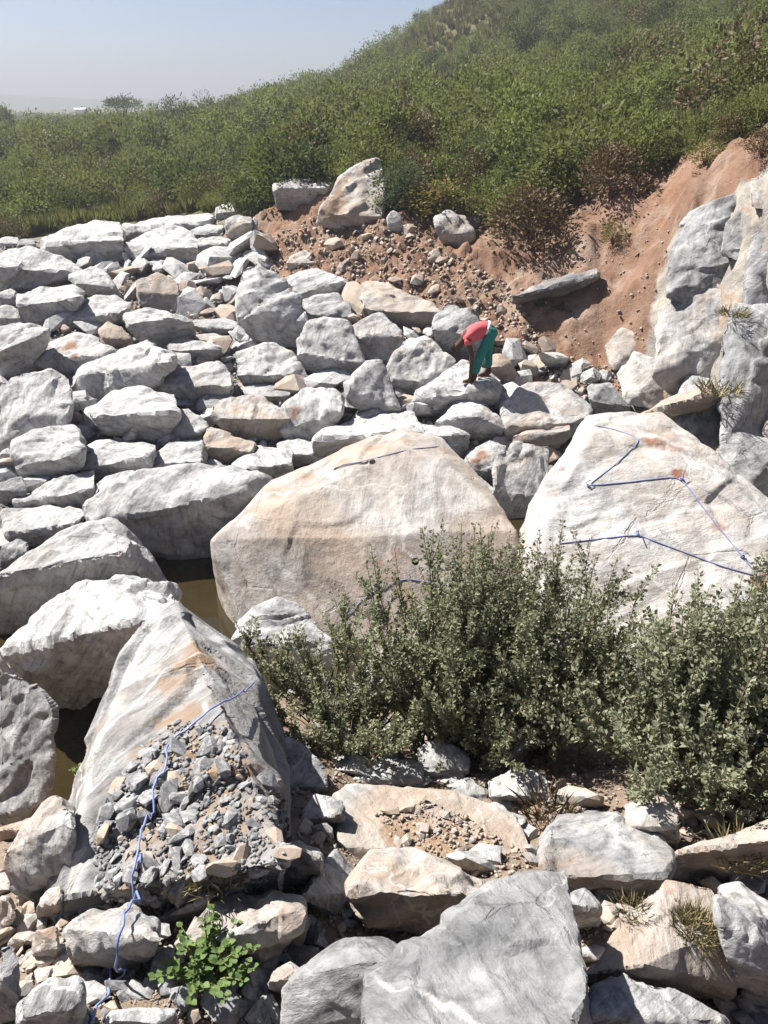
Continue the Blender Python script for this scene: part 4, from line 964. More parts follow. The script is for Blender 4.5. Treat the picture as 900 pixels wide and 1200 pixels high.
def crown(seed, w, h, clumps, per, leaf, mat, shape='bush', lift=0.15, name='crown', aspect=0.55):
    """leaf clumps spread through a volume, and the branches that carry them"""
    rs = np.random.RandomState(seed)
    P_, D_, bag = [], [], Bag()
    for k in range(clumps):
        u = rs.normal(size=3); u /= np.linalg.norm(u)
        if shape == 'bush': u[2] = abs(u[2]) * 0.9
        if shape == 'column': u[:2] *= 0.55
        if shape == 'umbrella': u[2] = 0.15 * u[2] + 0.85
        r = rs.uniform(0.45, 1.0) ** 0.6
        c = np.array([u[0] * w / 2, u[1] * w / 2, h * lift + (h * (1 - lift)) * max(0.02, u[2] if shape != 'ball' else 0.5 + 0.5 * u[2])]) * np.array([r, r, 1])
        if shape != 'umbrella': c[2] *= rs.uniform(0.72, 1.0)
        cr = rs.uniform(0.10, 0.20) * w
        p = c + rs.normal(size=(per, 3)) * cr * np.array([0.6, 0.6, 0.5])
        P_.append(p); D_.append((p - c) / cr + 0.5 * u + rs.normal(size=(per, 3)) * 0.6 + np.array([0, 0, 0.25]))
        if k % 3 == 0:
            m = c * np.array([0.25, 0.25, 0.5])
            bag.tube(np.array([[0, 0, -0.05 * h], m + rs.normal(size=3) * 0.02 * w, c]), np.array([0.022, 0.014, 0.005]) * w, 4)
    P_ = np.vstack(P_); D_ = np.vstack(D_); P_[:, 2] = np.maximum(P_[:, 2], 0.02)
    V, T = leaves(rs, P_, D_, leaf * rs.uniform(0.6, 1.25, len(P_)), aspect)
    tr = bag.mesh('trunk'); tr.materials.append(BARK)
    return foliage_mesh(name, V, T, rs, mat), tr
def grass_mesh(seed, blades, w, h, mat, width=0.02, flat=1.0):
    rs = np.random.RandomState(seed)
    a = rs.uniform(0, 6.28, blades); r = w * 0.5 * np.sqrt(rs.random_sample(blades)) * 0.5
    p = np.stack([np.cos(a) * r, np.sin(a) * r, np.full(blades, -0.03)], 1)
    d = np.stack([np.cos(a) * rs.uniform(0, .5, blades), np.sin(a) * rs.uniform(0, .5, blades), np.ones(blades)], 1) + rs.normal(size=(blades, 3)) * 0.12
    d = d * np.array([1, 1, flat]) + (1 - flat) * rs.normal(size=(blades, 3)) * np.array([0.6, 0.6, 0.2])
    V, T = leaves(rs, p, d, h * rs.uniform(0.55, 1.15, blades), width / h * 1.6, 0.03, 0.12)
    return foliage_mesh('grass', V, T, rs, mat)

# ---- scattered cover that nobody could count: instanced on points
def scatter_stuff(name, pts, yaw, scale, idx, variants):
    me = bpy.data.meshes.new(name); me.vertices.add(len(pts)); me.vertices.foreach_set('co', np.asarray(pts, np.float32).ravel())
    rot = np.zeros((len(pts), 3), np.float32); rot[:, 2] = yaw
    at = me.attributes.new('rot', 'FLOAT_VECTOR', 'POINT'); at.data.foreach_set('vector', rot.ravel())
    attr(me, 'scl', scale)
    at = me.attributes.new('idx', 'INT', 'POINT'); at.data.foreach_set('value', np.asarray(idx, np.int32))
    c = bpy.data.collections.new(name + '_kinds')
    for k, vm in enumerate(variants): c.objects.link(bpy.data.objects.new('%s_kind_%02d' % (name, k), vm))
    ng = bpy.data.node_groups.new(name, 'GeometryNodeTree')
    ng.interface.new_socket('Geometry', in_out='INPUT', socket_type='NodeSocketGeometry'); ng.interface.new_socket('Geometry', in_out='OUTPUT', socket_type='NodeSocketGeometry')
    N, L = ng.nodes, ng.links
    gi, go_ = N.new('NodeGroupInput'), N.new('NodeGroupOutput')
    ci = N.new('GeometryNodeCollectionInfo'); ci.inputs['Collection'].default_value = c; ci.inputs['Separate Children'].default_value = True; ci.inputs['Reset Children'].default_value = True
    ip = N.new('GeometryNodeInstanceOnPoints'); ip.inputs['Pick Instance'].default_value = True
    def na(nm, ty):
        n = N.new('GeometryNodeInputNamedAttribute'); n.data_type = ty; n.inputs['Name'].default_value = nm
        return n.outputs['Attribute']
    L.new(gi.outputs[0], ip.inputs['Points']); L.new(ci.outputs[0], ip.inputs['Instance'])
    L.new(na('idx', 'INT'), ip.inputs['Instance Index']); L.new(na('rot', 'FLOAT_VECTOR'), ip.inputs['Rotation']); L.new(na('scl', 'FLOAT'), ip.inputs['Scale'])
    L.new(ip.outputs[0], go_.inputs[0])
    o = link(name, me); o['kind'] = 'stuff'
    md = o.modifiers.new('scatter', 'NODES'); md.node_group = ng
    return o
vr = np.random.RandomState(5)
def plan_points(n, r0, r1, a0, a1, power=0.5):
    r = (r0 ** power + (r1 ** power - r0 ** power) * vr.random_sample(n)) ** (1 / power)
    a = np.radians(vr.uniform(a0, a1, n))
    x, y = r * np.sin(a), r * np.cos(a)
    k = poly_soft(x, y, VEG, 0.01) > 0.5
    return x[k], y[k]
BUSH_VAR = [crown(10 + k, 1.0, h, 26, 52, 0.062, mt, 'bush', 0.1)[0] for k, (h, mt) in enumerate([(0.9, F_SCRUB), (0.75, F_SCRUB), (1.1, F_LUSH), (0.8, F_LUSH), (0.95, F_SCRUB), (0.8, F_DARK), (0.7, F_LUSH), (0.9, F_DRY)])]
GRASS_VAR = [grass_mesh(40 + k, 70, 0.8, h, mt) for k, (h, mt) in enumerate([(0.7, F_GRASS), (0.9, F_GRASS), (0.6, F_LUSH), (0.8, F_STRAW), (0.55, F_STRAW)])]
def lay(name, x, y, scale, idx, variants):
    z = ground(x, y)
    dd = np.hypot(x, y)
    scatter_stuff(name, np.stack([x, y, z + 0.02], 1), vr.uniform(0, 6.28, len(x)), scale, idx, variants)
patch = lambda x, y, s, o: fbm(np.stack([x * s + o, y * s, np.zeros(len(x))], 1), 3)
x, y = plan_points(30000, 17, 420, -36, 36, 0.35)
r_ = np.hypot(x, y); pt = patch(x, y, 0.09, 3.0)
left = np.clip(-x / np.maximum(r_, 1) * 6 + 0.3, 0, 1)                       # the plain on the left carries darker scrub
pr = vr.random_sample(len(x))
idx = np.where(pr < 0.10 + 0.20 * left, 5, np.where(pr < 0.14 + 0.25 * left, 7, np.where(pr < 0.5 + 0.25 * left + 0.3 * pt, np.array([0, 1, 4])[vr.randint(0, 3, len(x))], np.array([2, 3, 6])[vr.randint(0, 3, len(x))])))
sc_ = (0.38 + 0.0085 * np.minimum(r_, 150) + 0.35 * np.maximum(0, pt)) * np.exp(vr.normal(size=len(x)) * 0.62 - 0.14) * (1 + 0.30 * left)
band = (r_ > 50) & (r_ < 140) & (x > -42) & (x < 2)                       # taller scrub where the plain meets the hill
sc_ = np.minimum(sc_ * np.where(band, 1.5, 1.0), np.where(band, 3.3, 2.5 - 0.4 * left))
open_ = patch(x, y, 0.16, 21.0) < -0.22                                     # grassy openings
kp = (pt > -0.45) & ~(open_ & (r_ > 22)) & ~((r_ > 82) & (x > -7) & (x < 14) & (vr.random_sample(len(x)) < 0.7)) & ~((r_ < 34) & (x < -3) & (vr.random_sample(len(x)) < 0.75))
lay('scrub', x[kp], y[kp], sc_[kp], idx[kp], BUSH_VAR)
x, y = plan_points(20000, 17, 130, -36, 36, 0.3)
r_ = np.hypot(x, y); pt = patch(x, y, 0.06, 9.0)
crest = np.clip((r_ - 75) / 25, 0, 1) * (x > -8)
idx = np.where(vr.random_sample(len(x)) < 0.10 + 0.75 * crest + 0.15 * (pt > 0.5), vr.randint(3, 5, len(x)), vr.randint(0, 3, len(x)))
lay('grass', x, y, (0.36 + 0.008 * r_) * vr.uniform(0.7, 1.3, len(x)), idx, GRASS_VAR)

# ---- shrubs and trees one can tell apart
def plant_proto(seed, mat, shape='bush', w=1.0, h=1.0, clumps=40, per=62, leaf=0.065, lift=0.15, aspect=0.55):
    return crown(seed, w, h, clumps, per, leaf, mat, shape, lift, aspect=aspect)
PROTO = {
    'dark': plant_proto(101, F_DARK), 'dark2': plant_proto(102, F_DARK, 'ball', 1.0, 1.1, lift=0.25), 'blue': plant_proto(103, F_BLUE, leaf=0.05, per=80),
    'green': plant_proto(104, F_SCRUB), 'lush': plant_proto(105, F_LUSH), 'dry': plant_proto(106, F_DRY, leaf=0.06), 'drytall': plant_proto(107, F_DRY, 'column', 0.8, 1.6, 36, 44, 0.085),
    'yellow': plant_proto(108, F_YEL, 'bush', 1, 1.1, 34, 40, 0.07), 'tree': plant_proto(109, F_DARK, 'ball', 1.0, 1.3, 40, 62, 0.065, 0.35), 'umbrella': plant_proto(110, F_DARK, 'umbrella', 1.2, 1.0, 28, 70, 0.065, 0.6),
    'greentree': plant_proto(111, F_SCRUB, 'ball', 1.0, 1.2, 40, 62, 0.065, 0.3), 'bare': plant_proto(112, F_DRY, 'ball', 0.8, 1.3, 40, 5, 0.07, 0.2), 'column': plant_proto(113, F_DARK, 'column', 0.7, 1.5, 40, 56, 0.06),
}
def plant(name, label, cat, px, py, hpx, kind, group=None, dist=None, wide=1.0):
    p = np.array(P(px, py, dist)) if dist else hit_ground(px, py)
    hgt = 1.2 * hpx * m_at(p)
    c, t = PROTO[kind]
    h0 = max(v.co.z for v in c.vertices)
    e = empty(name, tuple(p - np.array([0, 0, 0.04 * hgt])), label, cat, group)
    s = hgt / h0; e.scale = (s * wide, s * wide, s); e.rotation_euler = (0, 0, (px * 7.3 + py) % 6.28)
    link('crown', c, None, e); link('trunk', t, None, e)
    return e
GH, GP = 'shrubs on the hillside', 'trees and shrubs of the plain'
for a in [
    ('tree', 'small umbrella-topped tree breaking the skyline on the left', 'tree', 147, 152, 34, 'umbrella', GP, 110),
    ('tree', 'round-crowned tree with dark trunk below the left skyline', 'tree', 210, 162, 42, 'tree', GP, 75),
    ('bush', 'spreading dark bush at the left edge below the far hill', 'bush', 8, 158, 30, 'green', GP, 90),
    ('bush', 'dark bush behind the reddish dry bush on the left', 'bush', 66, 225, 38, 'dark', GP),
    ('bush', 'reddish dry bush near the left edge of the plain', 'bush', 44, 234, 32, 'dry', GP),
    ('bush', 'dense blackish-green bush in the middle of the plain', 'bush', 256, 182, 26, 'dark', GP),
    ('bush', 'dark bush above the dark slab on the bank', 'bush', 370, 196, 28, 'dark', GP),
    ('bush', 'small dark bush between slab and hill foot', 'bush', 405, 190, 22, 'dark2', GP),
    ('bush', 'small rust-brown dry bush on the plain', 'bush', 328, 200, 20, 'dry', GP),
    ('bush', 'rounded green bush just above the back row of boulders', 'bush', 246, 232, 44, 'green', GP),
    ('tree', 'bare pale tree on the skyline left of the hill', 'tree', 238, 138, 28, 'bare', GP, 90),
    ('tree', 'broad green tree crown where plain meets hill', 'tree', 326, 142, 36, 'greentree', GP, 70),
    ('tree', 'green tree left of the broad crown on the skyline', 'tree', 272, 142, 26, 'greentree', GP, 85),
    ('tree', 'bare twiggy tree on the hill shoulder', 'tree', 376, 112, 22, 'bare', GH, 105),
    ('tree', 'tiny round tree on the hill ridge line', 'tree', 412, 92, 14, 'tree', GH, 108),
    ('tree', 'tiny dark tree higher on the ridge line', 'tree', 427, 80, 11, 'column', GH, 108),
    ('tree', 'dark tree near the top of the ridge against the sky', 'tree', 492, 34, 18, 'tree', GH, 107),
    ('bush', 'dark bush high on the hill left of centre', 'bush', 543, 95, 22, 'dark2', GH),
    ('tree', 'leafy dark tree in the middle of the hillside', 'tree', 611, 76, 50, 'tree', GH),
    ('tree', 'dark tree right of the middle hillside tree', 'tree', 664, 70, 44, 'dark2', GH),
    ('bush', 'large dark bush high on the right hillside', 'bush', 772, 38, 34, 'dark', GH),
    ('bush', 'small dark bush below the large one on the right', 'bush', 811, 58, 24, 'dark', GH),
    ('shrub', 'tall brown-leaved shrub at the right edge', 'shrub', 876, 104, 72, 'drytall', GH, None),
    ('shrub', 'yellow-brown withered shrub on the right hillside', 'shrub', 722, 90, 32, 'yellow', GH),
    ('bush', 'dark bush left of the withered yellow shrub', 'bush', 684, 112, 36, 'dark2', GH),
    ('bush', 'low dark bush below the withered yellow shrub', 'bush', 720, 130, 24, 'dark', GH),
    ('bush', 'dark reddish bush at mid height on the right', 'bush', 785, 134, 40, 'dry', GH),
    ('bush', 'dry brown bush on the bank edge at the far right', 'bush', 848, 172, 40, 'dry', GH),
    ('bush', 'dry brown bush hanging over the red bank', 'bush', 717, 228, 62, 'dry', GH, None, 1.3),
    ('bush', 'wide dark brown bush drooping down the bank face', 'bush', 622, 288, 74, 'dry', GH, None, 1.45),
    ('bush', 'olive bush above the drooping brown bush', 'bush', 650, 240, 66, 'green', GH, None, 1.3),
    ('bush', 'dark pointed bush rising behind the blue-green bush', 'bush', 472, 218, 52, 'column', GH),
    ('bush', 'blue-green bush beside the orange-smeared boulder', 'bush', 470, 248, 54, 'blue', GH),
    ('bush', 'slender blue-green bush left of the drooping brown bush', 'bush', 597, 240, 40, 'blue', GH),
    ('bush', 'blue-green bush above the cream bank stone', 'bush', 558, 214, 50, 'blue', GH),
    ('bush', 'small grey-green weed bush at the grass edge by the white stone', 'bush', 290, 258, 20, 'blue', GH),
    ('bush', 'yellowing weed bush above the cream bank stone', 'bush', 515, 255, 46, 'yellow', GH, None, 1.5),
    ('bush', 'sparse yellow weed on the bank left of the brown bush', 'bush', 555, 262, 32, 'yellow', GH),
    ('bush', 'small straw-green tuft on the red bank face', 'bush', 718, 285, 26, 'yellow', GH),
    ('bush', 'dry brown weeds on the bank crest at the right edge', 'bush', 893, 182, 34, 'dry', GH, None, 1.6),
    ('bush', 'straw-coloured weeds on the bank crest above the rock wall', 'bush', 826, 192, 26, 'yellow', GH, None, 1.8),
    ('bush', 'green weeds on the bank crest near the right', 'bush', 780, 190, 34, 'green', GH, None, 1.6),
    ('bush', 'bright green bush in the middle of the hill foot', 'bush', 520, 180, 52, 'lush', GH),
    ('bush', 'leafy green bush above the bank at right centre', 'bush', 770, 178, 46, 'lush', GH),
]:
    plant(*a)

# ------------------------------------------------------------------ the big grey-green shrub in the foreground
def surface_z(x, y):
    loc, nor, idx, dist = BVH.ray_cast(Vector((x, y, 6.0)), Vector((0, 0, -1)))
    return loc.z if loc is not None else float(ground(x, y)[0])
def big_shrub(label, roots, n_stems, spread, height, seed, leaf=0.024, group=None, dens=1.0, lean=(0, 0)):
    rs = np.random.RandomState(seed)
    roots3 = [np.array([x, y, surface_z(x, y) - 0.03]) for x, y in roots]
    org = np.mean(roots3, axis=0); org[2] = min(r[2] for r in roots3)
    e = empty('shrub', tuple(org), label, 'shrub', group)
    LP, LD, LS, bag = [], [], [], Bag()
    for k in range(n_stems):
        r0 = roots3[rs.randint(len(roots3))] + np.append(rs.normal(size=2) * 0.05, 0)
        a = rs.uniform(0, 6.28); s = spread * rs.random_sample() ** 0.7
        hgt = height * (1.0 - 0.45 * (s / spread) ** 2) * rs.uniform(0.72, 1.12)
        tip = r0 + np.array([math.cos(a) * s + lean[0], math.sin(a) * s * 0.8 + lean[1], hgt])
        t = np.linspace(0, 1, 9)[:, None]
        mid = r0 + (tip - r0) * np.array([0.75, 0.75, 0.35])
        pts = (1 - t) ** 2 * r0 + 2 * t * (1 - t) * mid + t ** 2 * tip
        pts[1:-1] += rs.normal(size=(7, 3)) * 0.012
        bag.tube(pts, np.linspace(0.0065, 0.0016, 9), 4)
        def clothe(p, start, n):
            u = start + (1 - start) * rs.random_sample(n)
            f = u * (len(p) - 1); i = np.minimum(f.astype(int), len(p) - 2); w = (f - i)[:, None]
            pos = p[i] * (1 - w) + p[i + 1] * w; tan = p[i + 1] - p[i]; tan /= np.linalg.norm(tan, axis=1)[:, None] + 1e-9
            out = rs.normal(size=(n, 3)); out -= (out * tan).sum(1)[:, None] * tan; out /= np.linalg.norm(out, axis=1)[:, None] + 1e-9
            LP.append(pos + out * 0.004); LD.append(out * 0.85 + tan * rs.uniform(0.2, 0.9, (n, 1))); LS.append(leaf * (1.08 - 0.32 * u) * rs.uniform(0.65, 1.25, n))
        clothe(pts, 0.38, int(90 * dens))
        for j in range(rs.randint(5, 9)):
            f = rs.uniform(0.36, 0.95); q0 = pts[int(f * 8)]
            L_ = rs.uniform(0.10, 0.26) * (1.15 - 0.5 * f) * (height / 0.9)
            d = np.array([math.cos(a) * 0.35, math.sin(a) * 0.35, 0.75]) + rs.normal(size=3) * 0.42; d /= np.linalg.norm(d)
            tt = np.linspace(0, 1, 5)[:, None]
            qp = q0 + d * L_ * tt + np.array([0, 0, 0.05]) * tt ** 2
            bag.tube(qp, np.linspace(0.0028, 0.001, 5), 3)
            clothe(qp, 0.08, int(44 * dens))
    LP = np.vstack(LP); LD = np.vstack(LD); LS = np.concatenate(LS)
    V, T = leaves(rs, LP, LD, LS, 0.62, 0.35, 0.08)
    link('foliage', foliage_mesh('foliage', V - org, T, rs, F_BUSH), None, e)
    tr = bag.mesh('stems'); tr.vertices.foreach_get
    tr.transform(Matrix.Translation(Vector(-org))); tr.materials.append(BARK)
    link('stems', tr, None, e)
    return e
def gp(px, py): return tuple(hit_ground(px, py)[:2])
GS = 'grey-green shrubs in front of the giant boulders'
big_shrub('big grey-green bush with upright leafy shoots before the holed boulder', [gp(500, 890), gp(560, 892), gp(620, 890), gp(590, 868), gp(660, 880), gp(540, 865)], 160, 0.66, 1.22, 3, group=GS, leaf=0.026)
big_shrub('right-hand grey-green bush hanging over the sandy rock', [gp(800, 955), gp(840, 960), gp(880, 955), gp(840, 920), gp(900, 915), gp(780, 915)], 115, 0.56, 0.98, 4, group=GS, leaf=0.028)
big_shrub('straggly low bush with sideways branches at the left of the big one', [gp(385, 905), gp(405, 900), gp(400, 885)], 50, 0.80, 0.56, 5, group=GS, dens=0.8, lean=(-0.12, 0.15))
# small broad-leaved plant at the bottom
def broad_plant(label, px, py, n_stems, height, leaf, seed, spread, cat='plant'):
    rs = np.random.RandomState(seed); x, y = gp(px, py); z = surface_z(x, y); org = np.array([x, y, z - 0.02])
    e = empty('leafy_plant', tuple(org), label, cat)
    bag = Bag(); LP, LD, LS = [], [], []
    for k in range(n_stems):
        a = rs.uniform(0, 6.28); s = spread * rs.uniform(0.2, 1)
        tip = np.array([math.cos(a) * s, math.sin(a) * s, height * rs.uniform(0.6, 1.1)])
        t = np.linspace(0, 1, 7)[:, None]; pts = t * tip * np.array([1, 1, 1]) + np.array([0, 0, 0.15 * height]) * np.sin(t * 3.14)
        bag.tube(pts, np.linspace(0.004, 0.0015, 7), 5)
        for j in range(1, 7):
            for q in range(3):
                d = rs.normal(size=3); d[2] = abs(d[2]) * 0.3 + 0.1
                LP.append(pts[j]); LD.append(d); LS.append(leaf * rs.uniform(0.6, 1.2) * (1.15 - 0.08 * j))
    # ovate leaves with a midrib, six-sided
    V, T = [], []
    for p, d, s in zip(LP, LD, LS):
        d = unit(d); side = unit(np.cross(d, np.array([0.02, 0.03, 1.0]))); up = np.cross(side, d)
        b0 = len(V)
        st = p + d * s * 0.25
        prof = [(0.0, 0.0, 0), (0.22, 0.30, .10), (0.50, 0.38, .13), (0.80, 0.22, .08), (1.0, 0, -.06)]
        for u, w_, h_ in prof:
            V += [st + d * s * u + side * s * w_ + up * s * h_, st + d * s * u + up * s * (-0.02), st + d * s * u - side * s * w_ + up * s * h_]
        for r in range(4):
            i0 = b0 + r * 3
            T += [(i0, i0 + 1, i0 + 4), (i0, i0 + 4, i0 + 3), (i0 + 1, i0 + 2, i0 + 5), (i0 + 1, i0 + 5, i0 + 4)]
        bag.tube(np.array([p, st]), 0.0012, 3)
    me = fast_mesh('foliage', np.array(V), None, np.array(T)); attr(me, 'lv', np.repeat(rs.random_sample(len(LP)), 15)); me.materials.append(F_PLANT)
    link('foliage', me, None, e)
    tr = bag.mesh('stems'); tr.materials.append(bark_mat('green_stem', (0.10, 0.12, 0.04), (0.18, 0.19, 0.08))); link('stems', tr, None, e)
broad_plant('soft green broad-leaved plant at the bottom beside the flat tan rock', 252, 1190, 20, 0.16, 0.029, 21, 0.14)
broad_plant('tiny green sprig on the white slab edge', 108, 965, 6, 0.09, 0.020, 22, 0.06)
# dry grass wisps among the rocks
def dry_tuft(label, px, py, size, seed, mat=F_STRAW, blades=60):
    h = pick(px, py)
    if h is None: return
    me = grass_mesh(seed, blades * 3, 2.2, 0.55, mat, 0.004, 0.45)
    o = link('dry_grass', me, None, loc=tuple(h[0])); o.scale = (size,) * 3
    thing(o, label, 'dry grass', 'dry grass tufts among the foreground rocks')
dry_tuft('curly dry grass patch on the sandy bedrock at lower right', 815, 1090, 0.09, 61, blades=160)
dry_tuft('thin dry grass fringe below the purplish boulder', 740, 1070, 0.08, 62)
dry_tuft('wispy dry roots across the rubble beside the cord', 250, 1030, 0.12, 63)
dry_tuft('dry straw at the right edge above the blue-grey stone', 870, 1005, 0.15, 64)
dry_tuft('dead brown stalks at the foot of the big bush', 640, 960, 0.2, 65, F_DRY)
dry_tuft('dry grass in the cleft of the rock wall', 842, 460, 0.45, 66)
dry_tuft('thin straw tuft high in the rock wall cleft', 858, 370, 0.35, 67)

# ------------------------------------------------------------------ blue blasting cord
def cord_mat():
    m, nt, N, L, out = new_mat('blue_cord'); b = NB(nt)
    b.principled(out, b.mix(b.noise(b.coords('Object'), 40, 2), (0.12, 0.16, 0.36), (0.20, 0.25, 0.46)), 0.5, None, 0.4)
    return m
CORD = cord_mat()
def cord(label, pix, rad, knots=(), up=0.0, on=None):
    pts, nor = [], []
    for (a, b_) in zip(pix[:-1], pix[1:]):
        n = max(2, int(math.hypot(b_[0] - a[0], b_[1] - a[1]) / 5))
        for k in range(n):
            t = k / n; h = pick(a[0] + (b_[0] - a[0]) * t, a[1] + (b_[1] - a[1]) * t)
            if h is not None and (on is None or h[2] in on): pts.append(h[0]); nor.append(h[1])
    pts = np.array(pts); nor = np.array(nor)
    for it in range(3):
        pts[1:-1] = 0.25 * pts[:-2] + 0.5 * pts[1:-1] + 0.25 * pts[2:]
    pts = pts + nor * (rad * 1.2 + up)
    bag = Bag(); bag.tube(pts - pts[0], rad, 6)
    me = bag.mesh('cord')
    o = link('blue_cord', me, CORD, loc=tuple(pts[0]), smooth=True); thing(o, label, 'cord', 'blue cords laid over the rocks')
    for (kx, ky) in knots:
        h = pick(kx, ky)
        if h is None: continue
        kb = Bag(); rs = np.random.RandomState(int(kx))
        for j in range(4):
            a = np.linspace(0, 6.28, 14); R0 = rad * rs.uniform(2.0, 3.6); u = unit(rs.normal(size=3)); v = unit(np.cross(u, rs.normal(size=3)))
            kb.tube(np.outer(np.cos(a), u) * R0 + np.outer(np.sin(a), v) * R0, rad, 5)
        kb.tube(np.array([[0, 0, 0], h[1] * rad * 5 + rs.normal(size=3) * rad * 2, h[1] * rad * 6 + rs.normal(size=3) * rad * 5]), rad, 5)
        ko = link('knot', kb.mesh('knot'), CORD, o, smooth=True); ko.location = Vector(h[0] + h[1] * rad * 2) - o.location
cord('thin blue cord zigzagging over the huge whitish boulder', [(697, 499), (722, 504), (752, 515), (720, 546), (688, 570), (740, 565), (790, 559), (800, 563), (832, 606), (870, 653), (889, 676), (843, 663), (787, 642), (747, 627), (700, 632), (650, 638)], 0.006, ((689, 570), (747, 627), (870, 653), (888, 676), (798, 562)), on=(ROCK_ID[id(roped)],))
cord('faint blue cord crossing the pale boulders between the giants', [(562, 517), (594, 512), (620, 509), (665, 500)], 0.005)
cord('blue cord running over the crest of the holed boulder', [(398, 548), (440, 537), (480, 527), (520, 523), (558, 518)], 0.005)
cord('blue cord lying across the lower face of the holed boulder', [(400, 728), (425, 703), (444, 689), (475, 678), (510, 684), (560, 690), (590, 686)], 0.0055)
cord('blue cord hanging down the long slab in the left foreground', [(291, 808), (265, 829), (240, 850), (204, 878), (196, 905), (187, 931), (178, 967), (168, 1005), (159, 1050), (151, 1078), (141, 1120), (131, 1165), (124, 1205)], 0.0034, ((203, 879), (166, 1010)), up=0.03)

# ------------------------------------------------------------------ drill holes in the tan face
def drill(o):
    """two round holes and a half-pipe left by the drill, sunk into the face"""
    o_loc = np.array(o.location)
    jobs = []
    for (px, py, r) in ((436, 541, 4.2), (487, 658, 4.6)):
        h = pick(px, py)
        if h is not None: jobs.append((h[0] - o_loc, h[0] - o_loc, h[1], r * m_at(h[0]), 0.16, False))
    a, b_ = pick(394, 549), pick(430, 542)
    if a is not None and b_ is not None: jobs.append((a[0] - o_loc, b_[0] - o_loc, unit(a[1] + b_[1]), 0.036, 0.034, True))
    bm = bmesh.new(); bm.from_mesh(o.data)
    for A_, B_, n, r, depth, pipe in jobs:
        ab = B_ - A_; L2 = float(ab @ ab)
        def dist(v):
            p = np.array(v.co) - A_
            t = min(1.0, max(0.0, float(p @ ab) / L2)) if L2 > 1e-9 else 0.0
            q = p - t * ab; q = q - n * float(q @ n)
            return float(np.linalg.norm(q)), float((p - t * ab) @ n)
        for lv in range(3):
            reach = r * (3.0, 2.0, 1.5)[lv]
            vs = {v for v in bm.verts if (v.co - Vector((A_ + B_) / 2)).length < reach + math.sqrt(L2) / 2 + 0.05}
            ed = set()
            for v in vs:
                dd, hh = dist(v)
                if dd < reach and abs(hh) < 0.25:
                    for e in v.link_edges: ed.add(e)
            bmesh.ops.subdivide_edges(bm, edges=list(ed), cuts=1, use_grid_fill=True)
        nv = Vector(n)
        for v in bm.verts:
            if (v.co - Vector((A_ + B_) / 2)).length > r * 2 + math.sqrt(L2) / 2 + 0.05: continue
            dd, hh = dist(v)
            if abs(hh) < 0.25 and dd < r:
                v.co -= nv * (depth * (min(1.0, (r - dd) / (0.18 * r)) if not pipe else math.sqrt(max(0.0, 1 - (dd / r) ** 2))))
    bm.to_mesh(o.data); bm.free(); o.data.update()
    o.data.set_sharp_from_angle(angle=math.radians(28))
drill(holed)

# ------------------------------------------------------------------ the man
def skin_body(joints, edges, name, mat, parent, sub=2, root=0):
    me = bpy.data.meshes.new(name); me.from_pydata([j[0] for j in joints], edges, [])
    o = bpy.data.objects.new(name, me); COL.objects.link(o)
    sk = o.modifiers.new('skin', 'SKIN')
    for k, j in enumerate(joints):
        r = j[1]; me.skin_vertices[0].data[k].radius = (r, r) if not isinstance(r, tuple) else r
    me.skin_vertices[0].data[root].use_root = True
    sb = o.modifiers.new('sub', 'SUBSURF'); sb.levels = sub; sb.render_levels = sub
    dg = bpy.context.evaluated_depsgraph_get()
    nm = bpy.data.meshes.new_from_object(o.evaluated_get(dg)); nm.name = name
    bpy.data.objects.remove(o)
    nm.materials.clear(); nm.materials.append(mat)
    return link(name, nm, None, parent, smooth=True)
def cloth_mat(name, c1, c2):
    m, nt, N, L, out = new_mat(name); b = NB(nt); v = b.coords('Object')
    n = b.noise(v, 14, 4, 0.6); b.principled(out, b.mix(n, c1, c2), 0.85, b.bump(b.noise(v, 22, 3), 0.5, 0.03), 0.2)
    return m
SKIN = cloth_mat('dark_skin', (0.055, 0.030, 0.020), (0.085, 0.047, 0.030)); SHIRT = cloth_mat('red_shirt', (0.50, 0.075, 0.085), (0.62, 0.12, 0.13))
TROUS = cloth_mat('teal_trousers', (0.010, 0.125, 0.115), (0.022, 0.19, 0.17)); BAND = cloth_mat('white_band', (0.6, 0.6, 0.58), (0.75, 0.75, 0.72)); HAIR = cloth_mat('black_hair', (0.012, 0.010, 0.009), (0.02, 0.017, 0.015)); SANDAL = cloth_mat('sandal', (0.35, 0.16, 0.12), (0.5, 0.26, 0.2))
